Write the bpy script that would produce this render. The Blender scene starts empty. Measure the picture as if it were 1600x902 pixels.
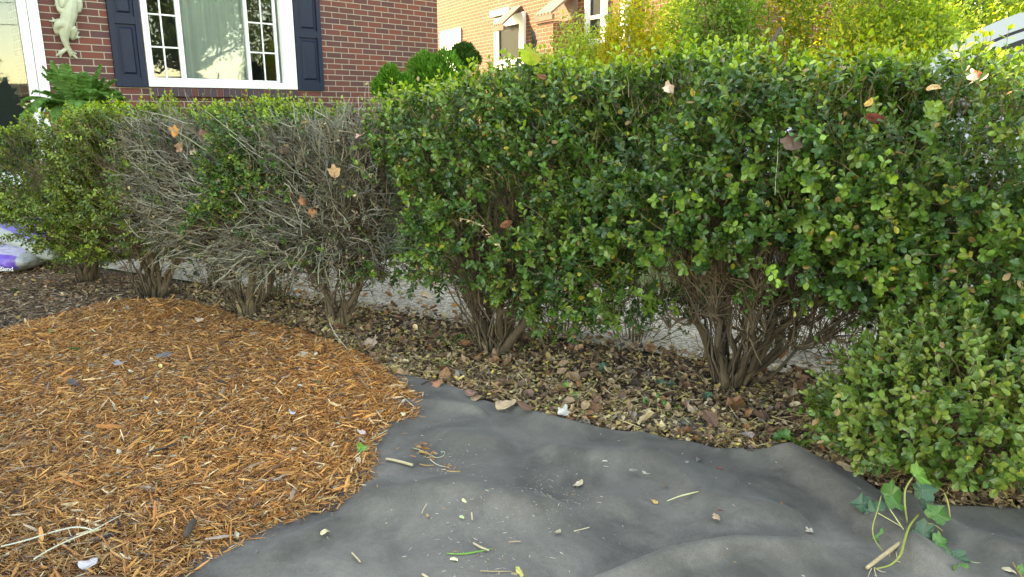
import bpy, math, random
import numpy as np
from mathutils import Vector, Matrix
random.seed(7); RNG = np.random.default_rng(7)
C = bpy.context.scene
COL = C.collection
R = math.radians

# ------------------------------------------------------------------ camera
PITCH = R(13.8); FPX = 1137.0; EYE = np.array([0.0, 0.0, 1.0])
cam_d = bpy.data.cameras.new('camera'); cam = bpy.data.objects.new('camera', cam_d); COL.objects.link(cam)
cam.location = EYE; cam.rotation_euler = (R(90) - PITCH, 0, 0)
cam_d.sensor_width = 36; cam_d.lens = FPX / 1600 * 36; cam_d.clip_start = .03; cam_d.clip_end = 600
C.camera = cam

# ------------------------------------------------------------------ sky, sun, exposure
SUN_AZ = math.atan2(-0.74, 0.67); SUN_EL = R(36)
w = bpy.data.worlds.new('World'); C.world = w; w.use_nodes = True
nt = w.node_tree
sky = nt.nodes.new('ShaderNodeTexSky'); sky.sky_type = 'NISHITA'; sky.sun_disc = False
sky.sun_elevation = SUN_EL; sky.sun_rotation = SUN_AZ; sky.air_density = 1.0; sky.dust_density = .4; sky.ozone_density = 2.2
bg = nt.nodes['Background']; bg.inputs['Strength'].default_value = 0.15
nt.links.new(sky.outputs[0], bg.inputs['Color'])
sd = bpy.data.lights.new('sun', 'SUN'); sd.energy = 3.4; sd.angle = R(.53); sd.color = (1, .94, .84)
sun = bpy.data.objects.new('sun', sd); COL.objects.link(sun)
sv = Vector((math.sin(SUN_AZ) * math.cos(SUN_EL), math.cos(SUN_AZ) * math.cos(SUN_EL), math.sin(SUN_EL)))
sun.rotation_euler = sv.to_track_quat('Z', 'Y').to_euler()
C.view_settings.view_transform = 'Standard'; C.view_settings.look = 'None'
C.view_settings.exposure = 3.08; C.view_settings.gamma = 1
C.view_settings.use_white_balance = True; C.view_settings.white_balance_temperature = 13000; C.view_settings.white_balance_tint = 8
C.cycles.max_bounces = 6; C.cycles.transparent_max_bounces = 6; C.cycles.diffuse_bounces = 3; C.cycles.glossy_bounces = 3

# ------------------------------------------------------------------ pixel helpers (place things by where the photo shows them)
def ray(px, py):
    x = (px - 800) / FPX; y = -(py - 451) / FPX
    return np.array([x, math.cos(PITCH) + y * math.sin(PITCH), -math.sin(PITCH) + y * math.cos(PITCH)])
def G(px, py, z=0.0):
    d = ray(px, py); return EYE + d * ((z - EYE[2]) / d[2])
def PY(px, py, Y):
    d = ray(px, py); return EYE + d * (Y / d[1])
def PP(px, py, p0, n):
    d = ray(px, py); return EYE + d * (np.dot(np.array(p0) - EYE, n) / np.dot(d, n))

# ------------------------------------------------------------------ object helpers
def tag(o, label=None, cat=None, group=None, kind=None):
    if label: o['label'] = label
    if cat: o['category'] = cat
    if group: o['group'] = group
    if kind: o['kind'] = kind
    return o
def thing(name, label, cat, loc=(0, 0, 0), group=None, rz=0):
    o = bpy.data.objects.new(name, None); COL.objects.link(o); o.location = tuple(loc); o.rotation_euler = (0, 0, rz)
    o.empty_display_size = .1
    return tag(o, label, cat, group)
def nrm(a):
    return a / np.maximum(np.linalg.norm(a, axis=-1, keepdims=True), 1e-9)

class MB:
    """collects polygons; build() links them as one mesh object"""
    def __init__(s): s.v = []; s.l = []; s.t = []; s.c = []; s.n = 0
    def add(s, v, loops, totals, col=(1, 1, 1)):
        v = np.asarray(v, dtype=np.float64).reshape(-1, 3)
        s.v.append(v); s.l.append(np.asarray(loops, dtype=np.int64).ravel() + s.n); s.t.append(np.asarray(totals, dtype=np.int64).ravel())
        c = np.asarray(col, dtype=np.float64)
        s.c.append(np.broadcast_to(c, (len(v), 3)) if c.ndim == 1 else c); s.n += len(v)
        return s
    def poly(s, v, faces, col=(1, 1, 1)):
        return s.add(v, [i for f in faces for i in f], [len(f) for f in faces], col)
    def inst(s, tv, faces, A, T, col):
        """template tv (n,3), A (M,3,3) rows = local axes, T (M,3), col (M,3)"""
        tv = np.asarray(tv, float); n = len(tv); M = len(T)
        V = np.einsum('nk,mkj->mnj', tv, A) + T[:, None, :]
        fl = np.array([i for f in faces for i in f]); ft = np.array([len(f) for f in faces])
        L = (fl[None, :] + (np.arange(M) * n)[:, None])
        return s.add(V.reshape(-1, 3), L, np.tile(ft, M), np.repeat(np.asarray(col), n, axis=0))
    def tubes(s, P, Rd, sides=5, col=(1, 1, 1), caps=True):
        P = np.asarray(P, float); Rd = np.asarray(Rd, float)
        M, K, _ = P.shape
        T = np.zeros_like(P); T[:, 1:-1] = P[:, 2:] - P[:, :-2]; T[:, 0] = P[:, 1] - P[:, 0]; T[:, -1] = P[:, -1] - P[:, -2]; T = nrm(T)
        ref = np.where(np.abs(nrm(P[:, -1] - P[:, 0])[:, 2:3]) > .9, np.array([[1., 0, 0]]), np.array([[0, 0, 1.]]))[:, None, :]
        N = nrm(np.cross(T, np.broadcast_to(ref, T.shape))); B = np.cross(T, N)
        a = np.arange(sides) * 2 * math.pi / sides
        V = P[:, :, None, :] + Rd[:, :, None, None] * (N[:, :, None, :] * np.cos(a)[None, None, :, None] + B[:, :, None, :] * np.sin(a)[None, None, :, None])
        k, j = np.meshgrid(np.arange(K - 1), np.arange(sides), indexing='ij')
        q = np.stack([k * sides + j, k * sides + (j + 1) % sides, (k + 1) * sides + (j + 1) % sides, (k + 1) * sides + j], -1).reshape(-1)
        tt = [4] * ((K - 1) * sides)
        if caps:
            q = np.concatenate([q, np.arange(sides)[::-1], (K - 1) * sides + np.arange(sides)]); tt += [sides, sides]
        L = q[None, :] + (np.arange(M) * K * sides)[:, None]
        c = np.asarray(col, float)
        if c.ndim == 2: c = np.repeat(c, K * sides, axis=0)
        return s.add(V.reshape(-1, 3), L, np.tile(tt, M), c)
    def box(s, lo, hi, col=(1, 1, 1), M=None):
        x0, y0, z0 = lo; x1, y1, z1 = hi
        v = np.array([(x0, y0, z0), (x1, y0, z0), (x1, y1, z0), (x0, y1, z0), (x0, y0, z1), (x1, y0, z1), (x1, y1, z1), (x0, y1, z1)], float)
        if M is not None: v = v @ M[:3, :3].T + M[:3, 3]
        return s.poly(v, [(0, 3, 2, 1), (4, 5, 6, 7), (0, 1, 5, 4), (1, 2, 6, 5), (2, 3, 7, 6), (3, 0, 4, 7)], col)
    def build(s, name, mat, parent=None, origin=None, smooth=False, bevel=0, colors=True):
        V = np.concatenate(s.v)
        org = np.zeros(3)
        if parent is not None and origin is None: org = np.array(parent.location)
        elif origin is not None: org = np.asarray(origin, float)
        me = bpy.data.meshes.new(name); L = np.concatenate(s.l); T = np.concatenate(s.t)
        me.vertices.add(len(V)); me.vertices.foreach_set('co', (V - org).astype(np.float32).ravel())
        me.loops.add(len(L)); me.loops.foreach_set('vertex_index', L.astype(np.int32))
        me.polygons.add(len(T)); me.polygons.foreach_set('loop_start', (np.cumsum(T) - T).astype(np.int32))
        me.polygons.foreach_set('use_smooth', np.full(len(T), smooth))
        me.update(calc_edges=True)
        if colors:
            ca = me.color_attributes.new('Col', 'FLOAT_COLOR', 'POINT')
            cc = np.ones((len(V), 4), np.float32); cc[:, :3] = np.concatenate(s.c); ca.data.foreach_set('color', cc.ravel())
        o = bpy.data.objects.new(name, me); COL.objects.link(o)
        if mat: me.materials.append(mat)
        if parent is not None: o.parent = parent
        else: o.location = tuple(org)
        if bevel:
            b = o.modifiers.new('bevel', 'BEVEL'); b.width = bevel; b.segments = 2; b.limit_method = 'ANGLE'
        return o

_ph = RNG.uniform(0, 6.28, (14, 1)); _dr = nrm(RNG.normal(size=(14, 3))); _fr = np.linspace(.7, 2.3, 14)[:, None]
def noise(p, f=1.0, seed=0):
    p = np.asarray(p, float).reshape(-1, p.shape[-1])
    if p.shape[1] == 2: p = np.concatenate([p, np.zeros((len(p), 1))], 1)
    return (np.sin((p * f) @ (np.roll(_dr, seed, 0) * _fr).T + _ph.T * (1 + .37 * seed))).sum(1) / 14 * 2.4

# ------------------------------------------------------------------ materials
def mat(name):
    m = bpy.data.materials.new(name); m.use_nodes = True; t = m.node_tree
    return m, t, t.nodes['Principled BSDF']
def N(t, typ, **kw):
    n = t.nodes.new(typ)
    for k, v in kw.items():
        if k.startswith('i_'):
            key = k[2:].replace('_', ' '); n.inputs[key if key in n.inputs else int(key)].default_value = v
        else: setattr(n, k, v)
    return n
def simple(name, col, rough=.6, noise_amt=.25, scale=20, bump=.0, metal=0, spec=.5, bscale=None):
    m, t, p = mat(name)
    tc = N(t, 'ShaderNodeTexCoord'); nz = N(t, 'ShaderNodeTexNoise', i_Scale=scale, i_Detail=6.0)
    t.links.new(tc.outputs['Object'], nz.inputs['Vector'])
    mr = N(t, 'ShaderNodeMapRange'); mr.inputs['To Min'].default_value = 1 - noise_amt; mr.inputs['To Max'].default_value = 1 + noise_amt
    t.links.new(nz.outputs['Fac'], mr.inputs['Value'])
    mx = N(t, 'ShaderNodeVectorMath', operation='SCALE'); mx.inputs[0].default_value = col
    t.links.new(mr.outputs[0], mx.inputs['Scale']); t.links.new(mx.outputs[0], p.inputs['Base Color'])
    p.inputs['Roughness'].default_value = rough; p.inputs['Metallic'].default_value = metal; p.inputs['Specular IOR Level'].default_value = spec
    if bump:
        nb = N(t, 'ShaderNodeTexNoise', i_Scale=bscale or scale * 3, i_Detail=5.0); t.links.new(tc.outputs['Object'], nb.inputs['Vector'])
        b = N(t, 'ShaderNodeBump', i_Strength=bump, i_Distance=.01); t.links.new(nb.outputs['Fac'], b.inputs['Height']); t.links.new(b.outputs[0], p.inputs['Normal'])
    return m
def leafmat(name, rough=.42, trans=.35, spec=.4, tint=(1.25, 1.25, .6)):
    m, t, p = mat(name)
    a = N(t, 'ShaderNodeAttribute', attribute_name='Col')
    tc = N(t, 'ShaderNodeTexCoord'); nz = N(t, 'ShaderNodeTexNoise', i_Scale=160.0, i_Detail=3.0); t.links.new(tc.outputs['Object'], nz.inputs['Vector'])
    mr = N(t, 'ShaderNodeMapRange'); mr.inputs['To Min'].default_value = .75; mr.inputs['To Max'].default_value = 1.25; t.links.new(nz.outputs['Fac'], mr.inputs['Value'])
    sc = N(t, 'ShaderNodeVectorMath', operation='SCALE'); t.links.new(a.outputs['Color'], sc.inputs[0]); t.links.new(mr.outputs[0], sc.inputs['Scale'])
    t.links.new(sc.outputs[0], p.inputs['Base Color']); p.inputs['Roughness'].default_value = rough; p.inputs['Specular IOR Level'].default_value = spec
    tr = N(t, 'ShaderNodeBsdfTranslucent'); mu = N(t, 'ShaderNodeVectorMath', operation='MULTIPLY'); mu.inputs[1].default_value = tint
    t.links.new(sc.outputs[0], mu.inputs[0]); t.links.new(mu.outputs[0], tr.inputs['Color'])
    mx = N(t, 'ShaderNodeMixShader', i_0=trans); t.links.new(p.outputs[0], mx.inputs[1]); t.links.new(tr.outputs[0], mx.inputs[2])
    t.links.new(mx.outputs[0], t.nodes['Material Output'].inputs['Surface'])
    return m
def attrmat(name, rough=.85, bump=.3, scale=60, amt=.3, spec=.25):
    m, t, p = mat(name)
    a = N(t, 'ShaderNodeAttribute', attribute_name='Col'); tc = N(t, 'ShaderNodeTexCoord')
    nz = N(t, 'ShaderNodeTexNoise', i_Scale=float(scale), i_Detail=6.0); t.links.new(tc.outputs['Object'], nz.inputs['Vector'])
    mr = N(t, 'ShaderNodeMapRange'); mr.inputs['To Min'].default_value = 1 - amt; mr.inputs['To Max'].default_value = 1 + amt; t.links.new(nz.outputs['Fac'], mr.inputs['Value'])
    sc = N(t, 'ShaderNodeVectorMath', operation='SCALE'); t.links.new(a.outputs['Color'], sc.inputs[0]); t.links.new(mr.outputs[0], sc.inputs['Scale'])
    t.links.new(sc.outputs[0], p.inputs['Base Color']); p.inputs['Roughness'].default_value = rough; p.inputs['Specular IOR Level'].default_value = spec
    if bump:
        b = N(t, 'ShaderNodeBump', i_Strength=bump, i_Distance=.006); t.links.new(nz.outputs['Fac'], b.inputs['Height']); t.links.new(b.outputs[0], p.inputs['Normal'])
    return m
def brickmat(name, c1, c2, mortar, header=False, vert=False):
    """object coordinates: x along the wall, z up"""
    m, t, p = mat(name)
    tc = N(t, 'ShaderNodeTexCoord'); sp = N(t, 'ShaderNodeSeparateXYZ'); t.links.new(tc.outputs['Object'], sp.inputs[0])
    ad = N(t, 'ShaderNodeMath', operation='ADD'); t.links.new(sp.outputs['X'], ad.inputs[0]); t.links.new(sp.outputs['Y'], ad.inputs[1])
    cb = N(t, 'ShaderNodeCombineXYZ'); t.links.new(ad.outputs[0], cb.inputs['X']); t.links.new(sp.outputs['Z'], cb.inputs['Y'])
    def brick(wd):
        b = N(t, 'ShaderNodeTexBrick'); t.links.new(cb.outputs[0], b.inputs['Vector'])
        b.inputs['Scale'].default_value = 1; b.inputs['Brick Width'].default_value = wd; b.inputs['Row Height'].default_value = .068
        b.inputs['Mortar Size'].default_value = .0052; b.inputs['Mortar Smooth'].default_value = .25; b.inputs['Bias'].default_value = -.1
        b.inputs['Color1'].default_value = (*c1, 1); b.inputs['Color2'].default_value = (*c2, 1); b.inputs['Mortar'].default_value = (*mortar, 1)
        return b
    b1 = brick(.213); col, fac = b1.outputs['Color'], b1.outputs['Fac']
    if header:
        b2 = brick(.1065)
        dv = N(t, 'ShaderNodeMath', operation='DIVIDE'); dv.inputs[1].default_value = .068; t.links.new(sp.outputs['Z'], dv.inputs[0])
        fl = N(t, 'ShaderNodeMath', operation='FLOOR'); t.links.new(dv.outputs[0], fl.inputs[0])
        md = N(t, 'ShaderNodeMath', operation='FLOORED_MODULO'); md.inputs[1].default_value = 6; t.links.new(fl.outputs[0], md.inputs[0])
        lt = N(t, 'ShaderNodeMath', operation='LESS_THAN'); lt.inputs[1].default_value = .5; t.links.new(md.outputs[0], lt.inputs[0])
        mc = N(t, 'ShaderNodeMix', data_type='RGBA'); t.links.new(lt.outputs[0], mc.inputs[0]); t.links.new(col, mc.inputs[6]); t.links.new(b2.outputs['Color'], mc.inputs[7]); col = mc.outputs[2]
        mf = N(t, 'ShaderNodeMix'); t.links.new(lt.outputs[0], mf.inputs[0]); t.links.new(fac, mf.inputs[2]); t.links.new(b2.outputs['Fac'], mf.inputs[3]); fac = mf.outputs[0]
    nz = N(t, 'ShaderNodeTexNoise', i_Scale=3.0, i_Detail=8.0, i_Roughness=.7); t.links.new(tc.outputs['Object'], nz.inputs['Vector'])
    nf = N(t, 'ShaderNodeTexNoise', i_Scale=120.0, i_Detail=4.0); t.links.new(tc.outputs['Object'], nf.inputs['Vector'])
    av = N(t, 'ShaderNodeMath', operation='ADD'); t.links.new(nz.outputs['Fac'], av.inputs[0]); t.links.new(nf.outputs['Fac'], av.inputs[1])
    mr = N(t, 'ShaderNodeMapRange'); mr.inputs['From Max'].default_value = 2; mr.inputs['To Min'].default_value = .55; mr.inputs['To Max'].default_value = 1.45; t.links.new(av.outputs[0], mr.inputs['Value'])
    sc = N(t, 'ShaderNodeVectorMath', operation='SCALE'); t.links.new(col, sc.inputs[0]); t.links.new(mr.outputs[0], sc.inputs['Scale'])
    t.links.new(sc.outputs[0], p.inputs['Base Color']); p.inputs['Roughness'].default_value = .85
    iv = N(t, 'ShaderNodeMath', operation='SUBTRACT'); iv.inputs[0].default_value = 1; t.links.new(fac, iv.inputs[1])
    a2 = N(t, 'ShaderNodeMath', operation='MULTIPLY_ADD'); t.links.new(nf.outputs['Fac'], a2.inputs[0]); a2.inputs[1].default_value = .35; t.links.new(iv.outputs[0], a2.inputs[2])
    b = N(t, 'ShaderNodeBump', i_Strength=.8, i_Distance=.008); t.links.new(a2.outputs[0], b.inputs['Height']); t.links.new(b.outputs[0], p.inputs['Normal'])
    return m
def glassmat(name, col=(.02, .025, .03), rough=.03, spec=.9):
    m, t, p = mat(name); p.inputs['Base Color'].default_value = (*col, 1); p.inputs['Roughness'].default_value = rough
    p.inputs['Specular IOR Level'].default_value = spec; p.inputs['IOR'].default_value = 1.6
    tc = N(t, 'ShaderNodeTexCoord'); nz = N(t, 'ShaderNodeTexNoise', i_Scale=1.6, i_Detail=1.0); t.links.new(tc.outputs['Object'], nz.inputs['Vector'])
    b = N(t, 'ShaderNodeBump', i_Strength=.08, i_Distance=.02); t.links.new(nz.outputs['Fac'], b.inputs['Height']); t.links.new(b.outputs[0], p.inputs['Normal'])
    return m
def panemat(name):
    """clear window glass: mostly see-through, mirror reflection on top"""
    m, t, p = mat(name)
    gl = N(t, 'ShaderNodeBsdfGlossy', i_Roughness=.015); tr = N(t, 'ShaderNodeBsdfTransparent'); tr.inputs[0].default_value = (.78, .84, .84, 1)
    fr = N(t, 'ShaderNodeFresnel', i_IOR=1.7)
    mx = N(t, 'ShaderNodeMixShader'); t.links.new(fr.outputs[0], mx.inputs[0]); t.links.new(tr.outputs[0], mx.inputs[1]); t.links.new(gl.outputs[0], mx.inputs[2])
    t.links.new(mx.outputs[0], t.nodes['Material Output'].inputs['Surface'])
    return m

M_leaf = leafmat('boxwood_leaf', .27, .28, .6)
M_shrub = leafmat('shrub_leaf', .5, .5, .3)
M_ever = leafmat('evergreen_scale', .6, .2, .2)
M_ivy = leafmat('ivy_leaf', .38, .25, .5)
M_dry = attrmat('dry_leaf', .8, .5, 90, .35)
M_bark = attrmat('bark', .92, 1.0, 70, .55)
for _n in [n_ for n_ in M_bark.node_tree.nodes if n_.type == 'TEX_NOISE']:
    _t = M_bark.node_tree; _mp = N(_t, 'ShaderNodeMapping'); _mp.inputs['Scale'].default_value = (1.6, 1.6, .35); _t.links.new([q for q in _t.nodes if q.type == 'TEX_COORD'][0].outputs['Object'], _mp.inputs[0]); _t.links.new(_mp.outputs[0], _n.inputs['Vector'])
M_twig = attrmat('twig', .85, .3, 120, .3)
M_mulch = attrmat('shredded_wood', .8, .5, 140, .35)
M_white = simple('white_vinyl', (.78, .80, .82), .4, .04, 3)
M_navy = simple('navy_paint', (.011, .018, .042), .5, .08, 6, .05, spec=.25)
M_stone = simple('weathered_resin', (.42, .44, .34), .65, .3, 14, .35)
M_black = simple('black_iron', (.015, .015, .016), .45, .2, 10)
M_curtain = simple('curtain', (.82, .80, .76), .9, .1, 5)
M_pane = panemat('window_glass')
M_dark = simple('dark_room', (.20, .21, .23), .9, .2, 2)
M_brickA = brickmat('red_brick', (.185, .050, .038), (.085, .038, .040), (.37, .32, .26))
M_brickB = brickmat('orange_brick', (.235, .075, .036), (.15, .05, .03), (.42, .34, .25), header=True)
M_sillbrick = simple('sill_brick', (.085, .05, .055), .8, .35, 5, .3)
M_shake = simple('cedar_shake', (.20, .14, .11), .85, .35, 8, .4)
M_roof = simple('roof_shingle', (.06, .055, .05), .9, .3, 12, .4)

# ------------------------------------------------------------------ ground
def groundmat():
    m, t, p = mat('soil')
    tc = N(t, 'ShaderNodeTexCoord')
    n1 = N(t, 'ShaderNodeTexNoise', i_Scale=2.2, i_Detail=8.0, i_Roughness=.65); t.links.new(tc.outputs['Object'], n1.inputs['Vector'])
    n2 = N(t, 'ShaderNodeTexNoise', i_Scale=55.0, i_Detail=8.0, i_Roughness=.75); t.links.new(tc.outputs['Object'], n2.inputs['Vector'])
    r = N(t, 'ShaderNodeValToRGB'); r.color_ramp.elements[0].position = .35; r.color_ramp.elements[0].color = (.03, .018, .012, 1)
    r.color_ramp.elements[1].position = .68; r.color_ramp.elements[1].color = (.16, .09, .05, 1)
    mxx = N(t, 'ShaderNodeMix'); mxx.inputs[0].default_value = .55; t.links.new(n1.outputs['Fac'], mxx.inputs[2]); t.links.new(n2.outputs['Fac'], mxx.inputs[3])
    t.links.new(mxx.outputs[0], r.inputs[0]); t.links.new(r.outputs[0], p.inputs['Base Color']); p.inputs['Roughness'].default_value = .95
    b = N(t, 'ShaderNodeBump', i_Strength=.9, i_Distance=.02); t.links.new(n2.outputs['Fac'], b.inputs['Height']); t.links.new(b.outputs[0], p.inputs['Normal'])
    return m
def grassmat():
    m, t, p = mat('lawn')
    tc = N(t, 'ShaderNodeTexCoord'); n2 = N(t, 'ShaderNodeTexNoise', i_Scale=40.0, i_Detail=6.0); t.links.new(tc.outputs['Object'], n2.inputs['Vector'])
    r = N(t, 'ShaderNodeValToRGB'); r.color_ramp.elements[0].position = .3; r.color_ramp.elements[0].color = (.04, .08, .02, 1)
    r.color_ramp.elements[1].position = .7; r.color_ramp.elements[1].color = (.14, .19, .05, 1)
    t.links.new(n2.outputs['Fac'], r.inputs[0]); t.links.new(r.outputs[0], p.inputs['Base Color']); p.inputs['Roughness'].default_value = .9
    b = N(t, 'ShaderNodeBump', i_Strength=1.0, i_Distance=.03); t.links.new(n2.outputs['Fac'], b.inputs['Height']); t.links.new(b.outputs[0], p.inputs['Normal'])
    return m
def aggmat():
    m, t, p = mat('exposed_aggregate')
    tc = N(t, 'ShaderNodeTexCoord')
    v = N(t, 'ShaderNodeTexVoronoi', i_Scale=75.0); t.links.new(tc.outputs['Object'], v.inputs['Vector'])
    v2 = N(t, 'ShaderNodeTexVoronoi', i_Scale=75.0, feature='DISTANCE_TO_EDGE'); t.links.new(tc.outputs['Object'], v2.inputs['Vector'])
    hs = N(t, 'ShaderNodeSeparateColor'); t.links.new(v.outputs['Color'], hs.inputs[0])
    r = N(t, 'ShaderNodeValToRGB'); e = r.color_ramp.elements; e[0].color = (.20, .17, .13, 1); e[1].color = (.66, .57, .44, 1)
    e.new(.3).color = (.38, .31, .23, 1); e.new(.55).color = (.46, .41, .33, 1)
    t.links.new(hs.outputs[0], r.inputs[0])
    n1 = N(t, 'ShaderNodeTexNoise', i_Scale=1.7, i_Detail=6.0); t.links.new(tc.outputs['Object'], n1.inputs['Vector'])
    mr = N(t, 'ShaderNodeMapRange'); mr.inputs['From Max'].default_value = .12; mr.inputs['To Min'].default_value = .45; t.links.new(v2.outputs['Distance'], mr.inputs['Value'])
    mr2 = N(t, 'ShaderNodeMapRange'); mr2.inputs['To Min'].default_value = .7; mr2.inputs['To Max'].default_value = 1.3; t.links.new(n1.outputs['Fac'], mr2.inputs['Value'])
    ml = N(t, 'ShaderNodeMath', operation='MULTIPLY'); t.links.new(mr.outputs[0], ml.inputs[0]); t.links.new(mr2.outputs[0], ml.inputs[1])
    sc = N(t, 'ShaderNodeVectorMath', operation='SCALE'); t.links.new(r.outputs[0], sc.inputs[0]); t.links.new(ml.outputs[0], sc.inputs['Scale'])
    t.links.new(sc.outputs[0], p.inputs['Base Color']); p.inputs['Roughness'].default_value = .8
    b = N(t, 'ShaderNodeBump', i_Strength=.7, i_Distance=.006); t.links.new(v2.outputs['Distance'], b.inputs['Height']); t.links.new(b.outputs[0], p.inputs['Normal'])
    return m
def sheet(name, pts, z, m):
    return tag(MB().poly([(x, y, z) for x, y in pts], [tuple(range(len(pts)))]).build(name, m), kind='structure')
sheet('ground', [(-250, -250), (250, -250), (250, 250), (-250, 250)], -.012, grassmat())

# hedge frame: u along the hedge (left to right), v towards the camera
PA, PF = G(135, 440), G(1140, 608)
E_U = nrm((PF - PA)[:2]); E_U = np.array([E_U[0], E_U[1], 0]); E_V = np.array([E_U[1], -E_U[0], 0])
def H(u, v, z): return PA * np.array([1, 1, 0]) + np.multiply.outer(u, E_U) + np.multiply.outer(v, E_V) + np.multiply.outer(z, np.array([0, 0, 1.]))
def HU(p): d = (np.asarray(p) - PA * np.array([1, 1, 0])); return np.dot(d, E_U), np.dot(d, E_V), np.asarray(p)[..., 2]
def on_front(px, py, v=.34): return PP(px, py, H(0., v, 0.), E_V)
U = lambda px, py: HU(G(px, py))[0]
print('hedge u', [round(float(U(*q)), 2) for q in [(135, 440), (240, 468), (388, 498), (530, 515), (772, 555), (1140, 608), (1540, 680)]], E_U)

def hp(u, v): p = H(float(u), float(v), 0.); return (p[0], p[1])
# bare soil bed on our side and under the hedge, concrete drive behind it
sheet('soil_bed', [hp(-6, .5), hp(-6, -.30), hp(-.5, -.27), hp(9, -.25), (9, -3), (-9, -3)], -.004, groundmat())
M_agg = aggmat()
sheet('walkway', [hp(-.4, -.302), hp(9, -.252), hp(9, -1.42), hp(-.4, -1.38)], -.002, M_agg)
sheet('driveway', [hp(3.2, -1.9), hp(12, -1.9), hp(12, -4.6), hp(3.2, -4.6)], -.003, simple('drive_concrete', (.30, .28, .25), .9, .2, 8, .2))
sheet('road', [(-60, 9.5), (-7, 12), (-7, 16), (-60, 16)], -.008, simple('asphalt', (.06, .06, .062), .9, .3, 30, .3))

# ------------------------------------------------------------------ polygons read off the photo (ground plane)
def gpoly(px): return np.array([G(x, y)[:2] for x, y in px])
MULCH = np.vstack([gpoly([(0, 528), (90, 500), (170, 478), (260, 474), (330, 484), (400, 510), (470, 522), (560, 556), (612, 592), (655, 628), (652, 660), (610, 668), (586, 694), (588, 735), (570, 772), (520, 802), (440, 828), (372, 858), (318, 885), (285, 905)]),
                   np.array([(-.75, .9), (-1.2, .2), (-3.6, .2), (-3.9, 3.0), (-3.0, 3.0)])])
def inpoly(p, poly):
    x, y = p[:, 0], p[:, 1]; ins = np.zeros(len(p), bool); j = len(poly) - 1
    for i in range(len(poly)):
        xi, yi = poly[i]; xj, yj = poly[j]
        c = ((yi > y) != (yj > y)) & (x < (xj - xi) * (y - yi) / (yj - yi + 1e-12) + xi); ins ^= c; j = i
    return ins
def near(p, poly):
    best = np.full(len(p), 1e9); q = np.zeros_like(p)
    for i in range(len(poly)):
        a = poly[i - 1]; b = poly[i]; ab = b - a; t = np.clip(((p - a) @ ab) / (ab @ ab + 1e-12), 0, 1); c = a + t[:, None] * ab
        d = np.linalg.norm(p - c, axis=1); m = d < best; best[m] = d[m]; q[m] = c[m]
    return best, q
def sdist(p, poly):
    d, _ = near(p, poly); return np.where(inpoly(p, poly), d, -d)
def mulch_h(p):
    d = sdist(p, MULCH)
    e = np.clip(d / .10, 0, 1) ** .6
    return e * (.030 + .012 * noise(p, 3.0) + .007 * noise(p, 11.0, 3)) - .012 * (d < 0)

FOLDS = [([(760, 625), (850, 745), (905, 800), (1000, 850)], -.016, .05), ([(1120, 720), (1230, 775), (1330, 850), (1400, 920)], -.024, .045),
         ([(1000, 700), (1100, 790), (1240, 815)], .010, .05), ([(930, 905), (1010, 868), (1120, 842), (1240, 838)], -.013, .022),
         ([(940, 925), (1040, 880), (1150, 862), (1260, 868)], .012, .03),
         ([(600, 790), (700, 770), (830, 800), (960, 800)], .012, .06), ([(640, 860), (720, 840), (780, 870), (850, 905)], -.008, .03),
         ([(1230, 720), (1340, 800), (1440, 880)], .016, .05), ([(700, 690), (800, 700), (900, 720), (1000, 725)], .009, .05),
         ([(1420, 800), (1500, 850), (1620, 880)], .012, .04), ([(600, 640), (680, 640), (760, 650)], .010, .03),
         ([(380, 905), (450, 860), (540, 820), (600, 760)], .006, .03)]
FOLDS = [(gpoly(a), h, s) for a, h, s in FOLDS]
def polyline_d(p, L):
    best = np.full(len(p), 1e9)
    for i in range(1, len(L)):
        a, b = L[i - 1], L[i]; ab = b - a; t = np.clip(((p - a) @ ab) / (ab @ ab), 0, 1); best = np.minimum(best, np.linalg.norm(p - a - t[:, None] * ab, axis=1))
    return best
FAB = np.vstack([gpoly([(604, 590), (650, 598), (700, 612), (780, 634), (850, 655), (930, 676), (1000, 690), (1100, 704), (1200, 716), (1280, 730), (1330, 748), (1372, 780), (1420, 800), (1500, 803), (1620, 806), (1900, 815)]),
                 np.array([(1.9, .3), (-1.0, .3), (-1.25, 1.0), (-1.0, 1.7)])])
def fab_h(p):
    h = .012 + .0028 * noise(p, 4.0, 1) + .0015 * noise(p, 17.0, 2)
    for L, a, s in FOLDS: h = h + 2.3 * a * np.exp(-(polyline_d(p, L) / s) ** 2)
    d = sdist(p, FAB); h = h + .010 * np.exp(-(d / .04) ** 2)
    return np.maximum(h, .003)
def cutgrid(poly, step, hf, x0, x1, y0, y1):
    xs = np.arange(x0, x1, step); ys = np.arange(y0, y1, step)
    X, Y = np.meshgrid(xs, ys); p = np.stack([X.ravel(), Y.ravel()], 1); ins = inpoly(p, poly)
    nx, ny = len(xs), len(ys); i = np.arange((ny - 1) * nx).reshape(ny - 1, nx)[:, :-1].ravel()
    q = np.stack([i, i + 1, i + nx + 1, i + nx], 1); q = q[ins[q].any(1)]
    used = np.unique(q); out = used[~ins[used]]
    _, c = near(p[out], poly); p[out] = c
    mp = np.full(len(p), -1); mp[used] = np.arange(len(used)); p = p[used]
    return np.concatenate([p, hf(p)[:, None]], 1), mp[q]

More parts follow.
